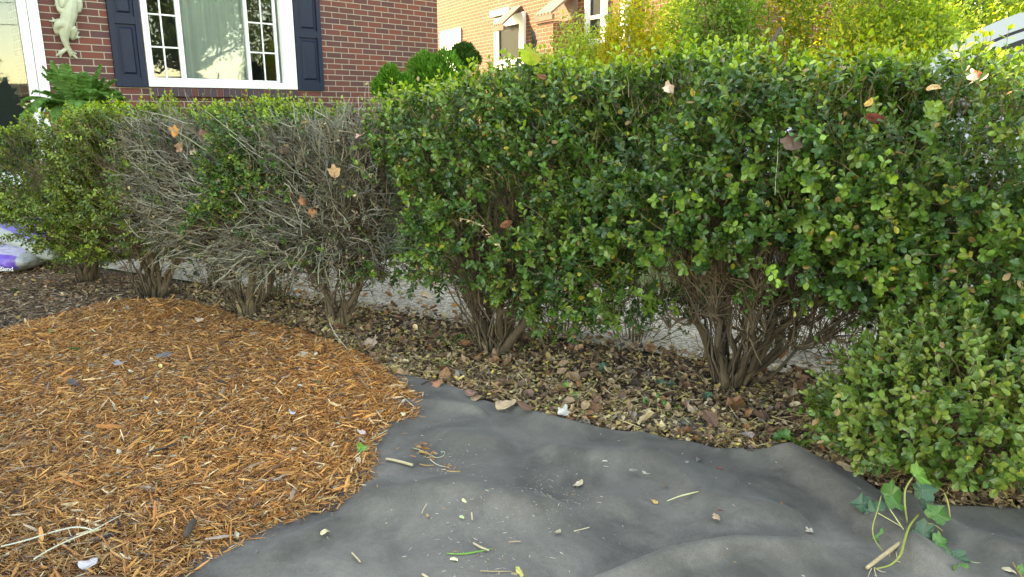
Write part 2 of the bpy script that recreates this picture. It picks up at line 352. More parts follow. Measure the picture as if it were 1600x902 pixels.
# landscape fabric
m, t, p = mat('landscape_fabric')
tc = N(t, 'ShaderNodeTexCoord')
n1 = N(t, 'ShaderNodeTexNoise', i_Scale=3.2, i_Detail=9.0, i_Roughness=.62, i_Distortion=.6); n2 = N(t, 'ShaderNodeTexNoise', i_Scale=420.0, i_Detail=3.0)
n3 = N(t, 'ShaderNodeTexNoise', i_Scale=38.0, i_Detail=8.0, i_Roughness=.8, i_Distortion=1.2)
for n in (n1, n2, n3): t.links.new(tc.outputs['Object'], n.inputs['Vector'])
r = N(t, 'ShaderNodeValToRGB'); r.color_ramp.elements[0].position = .3; r.color_ramp.elements[0].color = (.034, .031, .028, 1); r.color_ramp.elements[1].position = .68; r.color_ramp.elements[1].color = (.178, .160, .141, 1)
t.links.new(n1.outputs['Fac'], r.inputs[0])
r2 = N(t, 'ShaderNodeMapRange'); r2.inputs['From Min'].default_value = .3; r2.inputs['From Max'].default_value = .7; r2.inputs['To Min'].default_value = .8; r2.inputs['To Max'].default_value = 1.2
t.links.new(n2.outputs['Fac'], r2.inputs['Value'])
r3 = N(t, 'ShaderNodeMapRange'); r3.inputs['From Min'].default_value = .3; r3.inputs['From Max'].default_value = .75; r3.inputs['To Min'].default_value = .82; r3.inputs['To Max'].default_value = 1.2
t.links.new(n3.outputs['Fac'], r3.inputs['Value'])
ml = N(t, 'ShaderNodeMath', operation='MULTIPLY'); t.links.new(r2.outputs[0], ml.inputs[0]); t.links.new(r3.outputs[0], ml.inputs[1])
sc = N(t, 'ShaderNodeVectorMath', operation='SCALE'); t.links.new(r.outputs[0], sc.inputs[0]); t.links.new(ml.outputs[0], sc.inputs['Scale'])
t.links.new(sc.outputs[0], p.inputs['Base Color']); p.inputs['Roughness'].default_value = .75; p.inputs['Sheen Weight'].default_value = .12; p.inputs['Specular IOR Level'].default_value = .35
b = N(t, 'ShaderNodeBump', i_Strength=.35, i_Distance=.002); t.links.new(n2.outputs['Fac'], b.inputs['Height']); t.links.new(b.outputs[0], p.inputs['Normal'])
M_fab = m
v, q = cutgrid(FAB, .012, fab_h, -1.3, 2.2, .28, 3.0)
fabric = MB().add(v, q.ravel(), np.full(len(q), 4)).build('landscape_fabric', M_fab, origin=(.4, 1.3, 0), smooth=True)
so = fabric.modifiers.new('thick', 'SOLIDIFY'); so.thickness = .0025; so.offset = 1
tag(fabric, 'dark grey landscape fabric spread in soft folds on the ground', 'landscape fabric')
# scrap of the same fabric half buried in the litter
SCR = gpoly([(975, 652), (1040, 656), (1095, 668), (1140, 682), (1115, 690), (1050, 680), (985, 668)])
v, q = cutgrid(SCR, .01, lambda p: .018 + .004 * noise(p, 9.), SCR[:, 0].min() - .02, SCR[:, 0].max() + .02, SCR[:, 1].min() - .02, SCR[:, 1].max() + .02)
tag(MB().add(v, q.ravel(), np.full(len(q), 4)).build('fabric_scrap', M_fab, origin=(*SCR.mean(0), 0), smooth=True), 'small strip of grey fabric half buried in the leaf litter', 'fabric strip')

# ------------------------------------------------------------------ mulch
def sliver_batch(mb, P2, hf, length, width, cols, lift=.012, tilt=.18, ang=None):
    n = len(P2); a = RNG.uniform(0, math.pi * 2, n) if ang is None else ang
    el = RNG.normal(0, tilt, n)
    X = np.stack([np.cos(a) * np.cos(el), np.sin(a) * np.cos(el), np.sin(el)], 1)
    ro = RNG.uniform(-1.2, 1.2, n); Yv = np.stack([-np.sin(a), np.cos(a), np.zeros(n)], 1); Z = np.cross(X, Yv)
    Y2 = Yv * np.cos(ro)[:, None] + Z * np.sin(ro)[:, None]; Z2 = np.cross(X, Y2)
    th = width * RNG.uniform(.25, .7, n)
    A = np.stack([X * length[:, None], Y2 * width[:, None], Z2 * th[:, None]], 1)
    T = np.concatenate([P2, (hf(P2) + RNG.uniform(0, 1, n) ** 1.6 * lift + np.abs(np.sin(el)) * length * .3)[:, None]], 1)
    tv = [(-.5, -.25, 0), (-.5, .3, 0), (-.42, 0, .5), (.5, -.18, .05), (.46, .25, .1), (.48, 0, .4), (0, -.5, .25), (0, .5, .3), (.03, 0, .85)]
    fs = [(0, 6, 8, 2), (6, 3, 5, 8), (2, 8, 7, 1), (8, 5, 4, 7), (0, 1, 7, 6), (6, 7, 4, 3), (0, 2, 1), (3, 4, 5)]
    mb.inst(tv, fs, A, T, cols)
def pick(cols, wts, n, jit=.18):
    c = np.array(cols)[RNG.choice(len(cols), n, p=np.array(wts) / sum(wts))]
    return c * RNG.uniform(1 - jit, 1 + jit, (n, 1)) * RNG.uniform(.95, 1.05, (n, 3))
WOOD = [(.50, .205, .060), (.58, .28, .095), (.38, .14, .045), (.15, .065, .034), (.64, .45, .25), (.045, .030, .024), (.27, .20, .15)]
WWT = [32, 25, 21, 9, 6, 3, 4]
def sample_poly(poly, n, dens=None):
    lo, hi = poly.min(0), poly.max(0); out = []
    k = 0
    while k < n:
        p = RNG.uniform(lo, hi, (n * 2, 2)); p = p[inpoly(p, poly)]
        if dens is not None: p = p[RNG.uniform(0, 1, len(p)) < dens(p)]
        out.append(p); k += len(p)
    return np.concatenate(out)[:n]
v, q = cutgrid(MULCH, .03, lambda p: mulch_h(p), -4, 0.2, .15, 4.0)
mm = attrmat('mulch_bed', .9, .8, 120, .5)
mound = MB().add(v, q.ravel(), np.full(len(q), 4), (.16, .07, .03)).build('mulch_mound', mm, smooth=True); tag(mound, kind='structure')
def vis_dens(p):
    d = np.hypot(p[:, 0], p[:, 1]); infov = (np.abs(p[:, 0]) < .78 * p[:, 1] + .25) & (p[:, 1] > .85)
    return np.where(infov, np.clip(1.5 / d, .25, 1) ** 1.2, .03)
mb = MB(); n = 165000; pts = sample_poly(MULCH, n, vis_dens); pts += RNG.normal(0, .010, pts.shape); _k = RNG.uniform(0, 1, n) < .05; pts[_k] += RNG.normal(0, .03, (int(_k.sum()), 2))
mulch_top = lambda p: np.where(inpoly(p, MULCH), mulch_h(p), np.maximum(mulch_h(p), fab_h(p) + .003))
L = RNG.gamma(2.0, .0080, n) + .004; W = L * RNG.uniform(.04, .12, n) + .0007
flow = noise(pts, 2.5, 5) * 1.5 + .3 + RNG.normal(0, .9, n)
_edge = np.clip(1 - sdist(pts, MULCH) / .12, 0, 1); _c = pick(WOOD, WWT, n, .35); _pat = np.clip(.5 + noise(pts, 4.5, 7) * .55, 0, 1)[:, None]
_c = _c * (.80 + .38 * _pat) * np.array([1, 1, 1.]) + (_c * np.array([.0, .10, .28])) * (1 - _pat)
sliver_batch(mb, pts, mulch_top, L * RNG.uniform(.75, 1, n), W, _c, .022 , .30, flow)
n = 900; pts = sample_poly(MULCH, n, vis_dens); L = RNG.uniform(.035, .09, n); W = L * RNG.uniform(.07, .2, n)
sliver_batch(mb, pts, mulch_h, L, W, pick(WOOD, [10, 20, 10, 12, 14, 8, 12], n), .022, .15)
tag(mb.build('mulch', M_mulch), 'fresh orange brown shredded wood mulch spread over the bed', 'mulch', kind='stuff')

# ------------------------------------------------------------------ leaf litter under the hedge
leaf_tv = [(0, 0, 0), (.28, -.24, .10), (.62, -.30, .16), (.9, -.12, .08), (1, 0, -.05), (.9, .14, .12), (.6, .30, .05), (.28, .22, .14), (.5, 0, -.06)]
leaf_fs = [(0, 1, 8), (1, 2, 8), (2, 3, 8), (3, 4, 8), (4, 5, 8), (5, 6, 8), (6, 7, 8), (7, 0, 8)]
def rnd_frames(n, tilt):
    a = RNG.uniform(0, 2 * math.pi, n); nz_ = nrm(np.stack([RNG.normal(0, tilt, n), RNG.normal(0, tilt, n), RNG.choice([1, 1, -1], n)], 1))
    x = nrm(np.cross(np.stack([np.cos(a), np.sin(a), np.zeros(n)], 1), nz_)); y = np.cross(nz_, x)
    return x, y, nz_
def flat_leaves(mb, P3, size, cols, tilt=.45, curl=1.0, width=1.0):
    n = len(P3); x, y, z = rnd_frames(n, tilt)
    A = np.stack([x * size[:, None], y * size[:, None] * width, z * (size * curl * RNG.uniform(.3, 2.2, n))[:, None]], 1)
    mb.inst(leaf_tv, leaf_fs, A, P3, cols)
LIT = np.vstack([gpoly([(330, 482), (400, 506), (470, 520), (560, 556), (610, 592), (700, 612), (850, 655), (1000, 690), (1200, 716), (1330, 748), (1420, 800), (1700, 812)]),
                 np.array([hp(6, .0), hp(6, -.3), hp(.9, -.34), hp(.6, -.1)])])
DRY = [(.30, .18, .11), (.17, .10, .065), (.42, .28, .17), (.54, .40, .25), (.06, .04, .03), (.48, .34, .13), (.28, .13, .06), (.21, .18, .15)]
DWT = [20, 18, 15, 13, 10, 8, 8, 6]
mb = MB()
def lit_dens(p):
    u, vv, _ = HU(np.concatenate([p, np.zeros((len(p), 1))], 1)); return np.where((p[:, 0] < .8 * p[:, 1] + .2), 1, .1) * np.clip(.55 + vv * 1.2, .3, 1)
zero = lambda p: np.zeros(len(p))
n = 15000; pts = sample_poly(LIT, n, lit_dens)
P3 = np.concatenate([pts, RNG.uniform(.002, .03, (n, 1))], 1)
flat_leaves(mb, P3, RNG.gamma(3, .0042, n) + .006, pick(DRY, DWT, n, .35), .6)
n = 2600; pts = sample_poly(LIT, n, lit_dens); P3 = np.concatenate([pts, RNG.uniform(.02, .035, (n, 1))], 1)
flat_leaves(mb, P3, RNG.uniform(.013, .022, n), pick([(.50, .38, .10), (.42, .30, .14), (.52, .42, .22), (.16, .20, .06)], [5, 5, 3, 2], n), .4, .5, .9)
n = 230; pts = sample_poly(LIT, n, lit_dens); P3 = np.concatenate([pts, RNG.uniform(.02, .04, (n, 1))], 1)
flat_leaves(mb, P3, RNG.uniform(.035, .07, n), pick([(.26, .13, .075), (.36, .22, .14), (.17, .10, .07), (.30, .24, .20)], [5, 4, 4, 2], n), .35, 1.1, 1.2)
tag(mb.build('leaf_litter', M_dry), 'dry brown and yellow fallen leaves under the hedge', 'leaf litter', kind='stuff')
mb = MB(); n = 9500; pts = sample_poly(LIT, n, lambda p: lit_dens(p) * np.where(near(p, FAB)[0] < .22, 1, .45)); L = RNG.gamma(3, .009, n) + .008
sliver_batch(mb, pts, zero, L, np.clip(L * .06, .0012, .003), pick([(.50, .38, .20), (.40, .27, .13), (.18, .10, .06), (.09, .055, .04)], [6, 6, 4, 3], n), .042, .25)
tag(mb.build('straw', M_mulch), 'dry straw and twig bits scattered among the litter', 'straw', kind='stuff')
# old faded mulch, left of the fresh heap
OLD = np.vstack([gpoly([(0, 532), (90, 503), (170, 480), (260, 475), (340, 484), (420, 512), (470, 500), (330, 470), (240, 440), (100, 420), (0, 415)]), np.array([(-4.4, 4.6), (-4.2, 3.0)])])
mb = MB(); n = 30000; pts = sample_poly(OLD, n); L = RNG.gamma(2.2, .0065, n) + .005
sliver_batch(mb, pts, zero, L, L * RNG.uniform(.08, .25, n), pick([(.25, .16, .105), (.33, .23, .15), (.15, .10, .07), (.46, .37, .27), (.33, .18, .10)], [6, 5, 4, 1.6, 2], n), .014, .25)
n = 900; pts = sample_poly(OLD, n); P3 = np.concatenate([pts, RNG.uniform(.01, .02, (n, 1))], 1)
flat_leaves(mb, P3, RNG.uniform(.012, .035, n), pick(DRY, DWT, n), .4)
tag(mb.build('old_mulch', M_mulch), 'faded old brown mulch and crumbs on the ground below the left hedge end', 'old mulch', kind='stuff')
# crumbs: pale bits on the mulch, fine straw specks on the fabric, leaves on the drive
mb = MB(); n = 260; pts = sample_poly(MULCH, n, vis_dens); c2 = G(90, 590)[:2]; pts[:90] = c2 + RNG.normal(0, 1, (90, 2)) * (.28, .13)
P3 = np.concatenate([pts, (mulch_h(pts) + .016)[:, None]], 1)
flat_leaves(mb, P3, RNG.uniform(.010, .026, n), pick([(.55, .48, .36), (.44, .37, .30), (.20, .20, .20), (.12, .16, .06), (.5, .42, .15)], [5, 4, 3, 2, 2], n), .35, .6)
tag(mb.build('leaf_crumbs', M_dry), 'pale leaf crumbs sprinkled over the orange mulch', 'leaf crumbs', kind='stuff')
mb = MB(); n = 1500; pts = sample_poly(FAB, n); k = n // 2
for j, c in enumerate([(690, 730), (850, 770), (740, 830), (760, 880), (870, 790)]):
    a = slice(j * 120, j * 120 + 120); pts[a] = G(*c)[:2] + RNG.normal(0, .07, (120, 2))
pts = pts[inpoly(pts, FAB) & ~inpoly(pts, MULCH)]; n = len(pts); L = RNG.gamma(2, .0022, n) + .0015
sliver_batch(mb, pts, lambda p: fab_h(p) + .003, L, np.clip(L * .2, .0006, .0015), pick([(.6, .52, .40), (.42, .24, .10), (.5, .45, .38), (.2, .1, .05)], [5, 4, 3, 2], n), .001, .05)
tag(mb.build('straw_specks', M_mulch), 'tiny straw and wood specks sprinkled on the grey fabric', 'straw specks', kind='stuff')
DRV = np.array([hp(-.5, -.31), hp(5, -.28), hp(5, -1.35), hp(-.3, -1.35)])
mb = MB(); n = 420; pts = sample_poly(DRV, n, lambda p: np.clip(1.2 - np.abs(HU(np.concatenate([p, np.zeros((len(p), 1))], 1))[1] + .3) * 1.3, .08, 1)); P3 = np.concatenate([pts, RNG.uniform(.002, .01, (n, 1))], 1)
flat_leaves(mb, P3, RNG.uniform(.015, .06, n), pick([(.40, .30, .20), (.50, .40, .24), (.28, .14, .07), (.45, .18, .05)], [5, 4, 4, 1], n), .3, .9)
tag(mb.build('drive_leaves', M_dry), 'fallen leaves scattered on the pale drive behind the hedge', 'fallen leaves', kind='stuff')

# ------------------------------------------------------------------ hedge
BL_TV = np.array([(0, 0, 0), (.22, -.19, .05), (.58, -.33, .08), (.90, -.20, .03), (1, 0, -.05), (.90, .20, .03), (.58, .33, .08), (.22, .19, .05)])
BL_FS = [(0, 1, 2, 3, 4), (0, 4, 5, 6, 7)]
def perp(d):
    r = np.where(np.abs(d[:, 2:3]) > .9, np.array([[1., 0, 0]]), np.array([[0, 0, 1.]])); a = nrm(np.cross(d, r)); return a, np.cross(d, a)
def leafy_sprigs(mb, sb, P, D, L, size, col, pairs=5, spread=.95, jitc=.22, newtip=None):
    """sprigs: pairs of leaves crossing along a short stem, two at its tip"""
    M = len(P); a, b = perp(D); ph = RNG.uniform(0, 6.28, M)
    bend = nrm(RNG.normal(size=(M, 3)) + np.array([0, 0, .6])) * (L * .25)[:, None]
    K = pairs * 2 + 2
    for k in range(K):
        pr = k // 2; tt = np.full(M, (pr + .6) / (pairs + .6)) if k < pairs * 2 else np.full(M, 1.0)
        az = ph + pr * math.pi / 2 + (k % 2) * math.pi + RNG.normal(0, .25, M)
        rad = a * np.cos(az)[:, None] + b * np.sin(az)[:, None]
        sp = (spread if k < pairs * 2 else .45) + RNG.normal(0, .18, M)
        X = nrm(D * np.cos(sp)[:, None] + rad * np.sin(sp)[:, None] + RNG.normal(0, .12, (M, 3)))
        Z = nrm(D * np.sin(sp)[:, None] - rad * np.cos(sp)[:, None] + RNG.normal(0, .15, (M, 3)) + np.array([0, 0, .35]))
        Y = nrm(np.cross(Z, X)); Z = np.cross(X, Y)
        s = size * RNG.uniform(.78, 1.15, M) * (1.0 if k < pairs * 2 else .8)
        T = P + D * (L * tt)[:, None] + bend * (tt ** 2)[:, None]
        A = np.stack([X * s[:, None], Y * s[:, None] * RNG.uniform(.85, 1.1, (M, 1)), Z * s[:, None] * RNG.uniform(.3, 1.6, (M, 1))], 1)
        c = col * RNG.uniform(1 - jitc, 1 + jitc, (M, 1))
        if newtip is not None and pr >= pairs - 1: c = c * (1 - newtip[:, None]) + np.array([.27, .40, .035]) * newtip[:, None] * RNG.uniform(.8, 1.2, (M, 1))
        od = RNG.uniform(0, 1, M); yl = od < .012; c[yl] = np.array([.42, .36, .06]); bl = (od > .985); c[bl] = (.35, .22, .10)
        mb.inst(BL_TV, BL_FS, A, T, c)
    tt = np.array([-.6, 0, .5, 1.0]); PL = P[:, None, :] + D[:, None, :] * (L[:, None] * tt)[:, :, None] + bend[:, None, :] * (tt ** 2)[None, :, None]
    sb.tubes(PL, np.broadcast_to(np.array([.0017, .0015, .0012, .0008]), (M, 4)), 3, np.broadcast_to((.16, .13, .07), (M, 3)) * RNG.uniform(.6, 1.4, (M, 1)), caps=False)

# dead patches, as ellipses on the hedge front (u, z, ru, rz)
def dp(px, py, rx, ry):
    a = on_front(px, py); u, _, z = HU(a); b = HU(on_front(px + rx, py))[0]; return (u, z, abs(b - u), abs(HU(on_front(px, py + ry))[2] - z))
DEADS = [dp(262, 300, 78, 110), dp(430, 235, 50, 42), dp(505, 300, 84, 140), dp(240, 235, 60, 48), dp(350, 395, 55, 40), dp(640, 195, 55, 18), dp(600, 375, 40, 60), dp(420, 350, 60, 60)]
LIVES = [dp(350, 265, 42, 50), dp(330, 335, 40, 28)]
def dead(p):
    u, v, z = HU(p); d = np.zeros(len(p))
    for (a, b, c, e) in DEADS: d = np.maximum(d, np.clip(1.6 - (((u - a) / c) ** 2 + ((z - b) / e) ** 2) * 1.1, 0, 1))
    for (a, b, c, e) in LIVES: d = np.minimum(d, 1 - np.clip(1.5 - (((u - a) / c) ** 2 + ((z - b) / e) ** 2), 0, 1))
    d = d * np.clip((v + .32) / .15, 0, 1)
    return d
TOPPX = [(0, 190), (40, 174), (100, 162), (200, 162), (300, 162), (400, 165), (500, 160), (560, 152), (600, 142), (660, 126), (720, 110), (780, 98), (850, 92), (950, 88), (1050, 82), (1150, 80), (1250, 80), (1350, 84), (1450, 92), (1520, 92), (1600, 84)]
_tp = [HU(on_front(*q)) for q in TOPPX]; TU = [float(q[0]) for q in _tp]; TZ = [float(q[2]) - .035 for q in _tp]
def top_z(u): return np.interp(u, TU, TZ) + .012 * np.sin(u * 9) + .010 * np.sin(u * 23 + 1)
U_B, U_C, U_D, U_E, U_F, U_G = [float(U(*q)) for q in [(240, 468), (388, 498), (530, 515), (772, 555), (1140, 608), (1530, 690)]]
BOT = ([-.6, 0, .35, U_B, U_C, U_D, U_D + .35, U_E - .1, U_E + .15, U_E + .42, U_F - .3, U_F, U_F + .35, U_F + .5, U_G - .1, U_G + 1],
       [.20, .30, .24, .34, .36, .38, .32, .34, .34, .20, .36, .48, .48, .38, .22, .16])
def bot_z(u): return np.interp(u, *BOT)
def crown(n, uc, ru, hv=.35, pexp=3.5, keep_in=.28, thr=-.25):
    out, dirs = [], []; k = 0
    while k < n:
        m_ = n * 5; u = RNG.uniform(uc - ru, uc + ru, m_); v = RNG.uniform(-hv, hv, m_); zt = top_z(u); zb = bot_z(u) - .05
        z = zb + (zt - zb) * RNG.uniform(0, 1, m_); zc = (zt + zb) / 2; hz = (zt - zb) / 2
        a, b, c = (u - uc) / ru, v / hv, (z - zc) / hz
        r = (np.abs(a) ** 6 + np.abs(b) ** pexp + np.abs(c) ** (pexp + 1)) ** (1 / pexp)
        w_ = np.where(r > .84, 1.0, np.where(r > .68, .55, keep_in)); ok = (r < 1) & (RNG.uniform(0, 1, m_) < w_)
        ok &= ~((v < -.1) & (RNG.uniform(0, 1, m_) < .5))
        ok &= ~((c < -.6) & (RNG.uniform(0, 1, m_) < .55))
        P = H(u, v, z); ok &= noise(P, 8.5, 4) > thr + RNG.normal(0, .15, m_)
        ok &= (RNG.uniform(0, 1, m_) > dead(P) * .93)
        g = np.sign(b) * np.abs(b) ** 2.5; gz = np.sign(c) * np.abs(c) ** 3; gu = np.sign(a) * np.abs(a) ** 6 * .5
        Dv = np.multiply.outer(gu, E_U) + np.multiply.outer(g, E_V) + np.multiply.outer(gz * .9 + .45, np.array([0, 0, 1.]))
        out.append(P[ok]); dirs.append(Dv[ok]); k += ok.sum()
    P = np.concatenate(out)[:n]; D = nrm(nrm(np.concatenate(dirs)[:n]) + RNG.normal(0, .38, (n, 3)))
    return P, D
TRUNKC = (.095, .072, .053)
def limbs(base, tips, r0, seed, cols=TRUNKC, K=7, wig=.035):
    rs = np.random.default_rng(seed); M = len(tips)
    t_ = np.linspace(0, 1, K)[None, :, None]; b = np.array(base)[None, None, :]; tp = tips[:, None, :]
    off = tips - np.array(base); 
    mid = np.array([0, 0, 1.])[None, None, :] * (np.linalg.norm(off, axis=1)[:, None, None] * .12) * np.sin(t_ * math.pi)
    P = b + (tp - b) * t_ ** .95 - mid * .4 + rs.normal(0, wig, (M, K, 3)) * (np.sin(t_ * math.pi) ** .5) + off[:, None, :] * np.array([1, 1, 0]) * .10 * np.sin(t_ * math.pi)
    st = nrm(off * np.array([1, 1, 0])) * .022; P += st[:, None, :] * (1 - t_)
    P[:, 0, 2] -= .02
    rad = r0 * (1 - np.linspace(0, 1, K)[None, :] * .78) * rs.uniform(.6, 1.15, (M, 1)); rad[:, 0] *= 1.25
    return P, rad
def hedge_bush(px, py, ru, nsp, label, nstem, size=.0205, newg=.5, seed=0, palette=None, deadtw=0, u=None, lean=0, fatbase=0, cs=0.):
    return _bush(px, py, ru, nsp, label, nstem, size, newg, seed, palette, deadtw, u, lean, fatbase, cs)
def _bush(px, py, ru, nsp, label, nstem, size, newg, seed, palette, deadtw, u, lean, fatbase, cs):
    base = G(px, py) if u is None else H(float(u), 0., 0.); base[2] = 0; uc = float(HU(base)[0]) + cs
    T = thing('boxwood_bush', label, 'hedge bush', base, 'boxwood bushes planted in one hedge row')
    rs = np.random.default_rng(seed)
    # main stems
    a = np.linspace(0, 2 * math.pi, nstem, endpoint=False) + rs.uniform(-.3, .3, nstem)
    tu = uc + np.cos(a) * rs.uniform(.35, .95, nstem) * ru * .8 + lean; tv_ = np.sin(a) * rs.uniform(.3, .8, nstem) * .26; tz = rs.uniform(.55, .9, nstem)
    tips = H(tu, tv_, tz); P, rad = limbs(base, tips, rs.uniform(.010, .021, (nstem, 1)), seed, K=12, wig=.017)
    tb = MB(); cc = np.array(TRUNKC) * rs.uniform(.7, 1.45, (nstem, 1)) * np.array([1, .97, .93])
    tb.tubes(P, rad, 7, cc)
    # stump / root flare
    if fatbase:
        k = 5; aa = np.linspace(0, 6.28, k, endpoint=False) + .3
        q0 = base + np.stack([np.cos(aa) * .03, np.sin(aa) * .03, np.zeros(k) - .03], 1); q1 = base + np.stack([np.cos(aa) * .02, np.sin(aa) * .02, np.full(k, fatbase * .5)], 1); q2 = base + np.stack([np.cos(aa) * .05, np.sin(aa) * .035, np.full(k, fatbase)], 1)
        tb.tubes(np.stack([q0, q1, q2], 1), np.tile([.034, .028, .016], (k, 1)), 7, np.tile([.20, .15, .085], (k, 1)) * rs.uniform(.8, 1.15, (k, 1)))
    nsh = nstem * 2; aa = rs.uniform(0, 6.28, nsh); hs_ = rs.uniform(.18, .55, nsh); st0 = base + np.stack([np.cos(aa) * rs.uniform(.01, .06, nsh), np.sin(aa) * rs.uniform(.01, .05, nsh), np.zeros(nsh)], 1)
    en0 = st0 + np.stack([np.cos(aa) * hs_ * rs.uniform(.1, .6, nsh), np.sin(aa) * hs_ * .3, hs_], 1); tr = np.linspace(0, 1, 7)[None, :, None]
    Pq = st0[:, None, :] + (en0 - st0)[:, None, :] * tr + rs.normal(0, .014, (nsh, 7, 3)) * np.sin(tr * math.pi); tb.tubes(Pq, np.linspace(.0058, .002, 7)[None] * rs.uniform(.5, 1.2, (nsh, 1)), 5, np.tile(TRUNKC, (nsh, 1)) * rs.uniform(.5, 1.5, (nsh, 1)))
    tb.build('trunk', M_bark, T, smooth=True)
    # secondary branches
    nb = 190; si = rs.integers(0, nstem, nb); tt = rs.integers(4, 11, nb); st = P[si, tt]
    shell, sd_ = crown(nb * 4, uc, ru * .95, thr=-9, keep_in=.5)
    d2 = np.linalg.norm(shell[None, :, :] - st[:, None, :], axis=2) + rs.uniform(0, .25, (nb, len(shell))); en = shell[d2.argmin(1)] * .85 + st * .15
    tr = np.linspace(0, 1, 5)[None, :, None]; Q = st[:, None, :] + (en - st)[:, None, :] * tr + rs.normal(0, .014, (nb, 5, 3)) * np.sin(tr * math.pi)
    Q[:, :, 2] -= (.05 * np.sin(tr * math.pi))[:, :, 0]
    bb = MB(); bb.tubes(Q, np.linspace(.0062, .002, 5)[None, :] * rs.uniform(.5, 1.2, (nb, 1)), 4, np.tile(TRUNKC, (nb, 1)) * rs.uniform(.8, 2.0, (nb, 1)), caps=False)
    # fine twigs inside
    nt_ = 4200; si = rs.integers(0, nb, nt_); st = Q[si, rs.integers(1, 5, nt_)]; d = nrm(rs.normal(0, .8, (nt_, 3)) + nrm(en - base)[si] + np.array([0, 0, .4]))
    ln = rs.uniform(.05, .19, (nt_, 1, 1)); tr = np.linspace(0, 1, 4)[None, :, None]
    Q2 = st[:, None, :] + d[:, None, :] * tr * ln + rs.normal(0, .006, (nt_, 4, 3)) * tr
    bb.tubes(Q2, np.linspace(.0018, .0007, 4)[None, :] * rs.uniform(.7, 1.3, (nt_, 1)), 3, np.tile((.105, .075, .052), (nt_, 1)) * rs.uniform(.4, 2.0, (nt_, 1)), caps=False)
    fo = MB()
    P_, D_ = crown(nsp, uc, ru, thr=-.45 if seed == 15 else -.25)
    pal = np.array(palette or [(.046, .122, .025), (.066, .158, .030), (.034, .092, .030), (.120, .215, .038)])
    col = pal[rs.integers(0, len(pal), nsp)] * np.exp(rs.normal(0, .22, (nsp, 1)))
    u_, v_, z_ = HU(P_); topn = np.clip((z_ - top_z(u_) + .13) / .10, 0, 1)
    nw = np.clip(topn * newg * 1.5 - rs.uniform(0, 1, nsp) * .9, 0, 1) + (rs.uniform(0, 1, nsp) < .03) * .6
    col = col * (1 + topn[:, None] * .25 * newg) 
    leafy_sprigs(fo, bb, P_, D_, rs.uniform(.05, .085, nsp) * size / .0205, np.full(nsp, size), col, 5, newtip=np.clip(nw, 0, 1))
    # long shoots that stick out of the clipped top
    if deadtw:
        k0 = 0; Ps = []
        while k0 < deadtw:
            m_ = deadtw * 8; uu = rs.uniform(uc - ru, uc + ru, m_); vv = rs.uniform(-.30, .36, m_) ; zz = rs.uniform(.22, 1.02, m_); pp = H(uu, vv, zz)
            ok = (rs.uniform(0, 1, m_) < dead(pp)) & (zz < top_z(uu) - .015) & (rs.uniform(0, 1, m_) < np.where(vv > .08, 1, .35)); Ps.append(pp[ok]); k0 += ok.sum()
        ps = np.concatenate(Ps)[:deadtw]; M_ = len(ps)
        ctr = base + np.array([0, 0, .42]); out = nrm(ps - ctr); lw = (HU(ps)[0] < U_C + .12)[:, None]; d = nrm(out * 1.0 + rs.normal(0, .42, (M_, 3)) + np.array([0, 0, .05]) + E_V * .35 - E_U * .75 * lw)
        ln = rs.uniform(.05, .17, (M_, 1, 1)); tr = np.linspace(0, 1, 5)[None, :, None]
        kink = rs.normal(0, .30, (M_, 1, 3)) * tr ** 2 * ln
        Qd = ps[:, None, :] + d[:, None, :] * (tr - .6) * ln + kink + rs.normal(0, .0035, (M_, 5, 3))
        GC = np.array([(.32, .31, .27), (.44, .42, .35), (.20, .19, .16), (.32, .26, .18), (.09, .07, .055), (.27, .28, .20)])
        gcol = GC[rs.integers(0, 6, M_)] * rs.uniform(.3, 1.0, (M_, 1))
        db = MB(); db.tubes(Qd, np.linspace(.0020, .0010, 5)[None, :] * np.exp(rs.normal(0, .32, (M_, 1))), 3, gcol, caps=False)
        for f in range(2):   # forked ends
            s_ = Qd[:, 2 + f]; dd = nrm(d + rs.normal(0, .55, (M_, 3))); l2 = rs.uniform(.02, .06, (M_, 1, 1)); tr3 = np.linspace(0, 1, 3)[None, :, None]
            Qf = s_[:, None, :] + dd[:, None, :] * tr3 * l2 + rs.normal(0, .002, (M_, 3, 3)) * tr3
            db.tubes(Qf, np.linspace(.0015, .0009, 3)[None, :] * np.ones((M_, 1)), 3, gcol, caps=False)
        nl = M_ // 3; ii = rs.integers(0, M_, nl); x, y, z = rnd_frames(nl, .9); s = rs.uniform(.010, .018, nl)[:, None]
        db.build('dead_twigs', M_twig, T)
        fo.inst(BL_TV, BL_FS, np.stack([x * s, y * s, z * s], 1), Qd[ii, -1], pick([(.06, .13, .03), (.26, .16, .08), (.40, .30, .15)], [4, 4, 3], nl))
    bb.build('branches', M_twig, T)
    fo.build('foliage', M_leaf, T)
    return T, base, rs

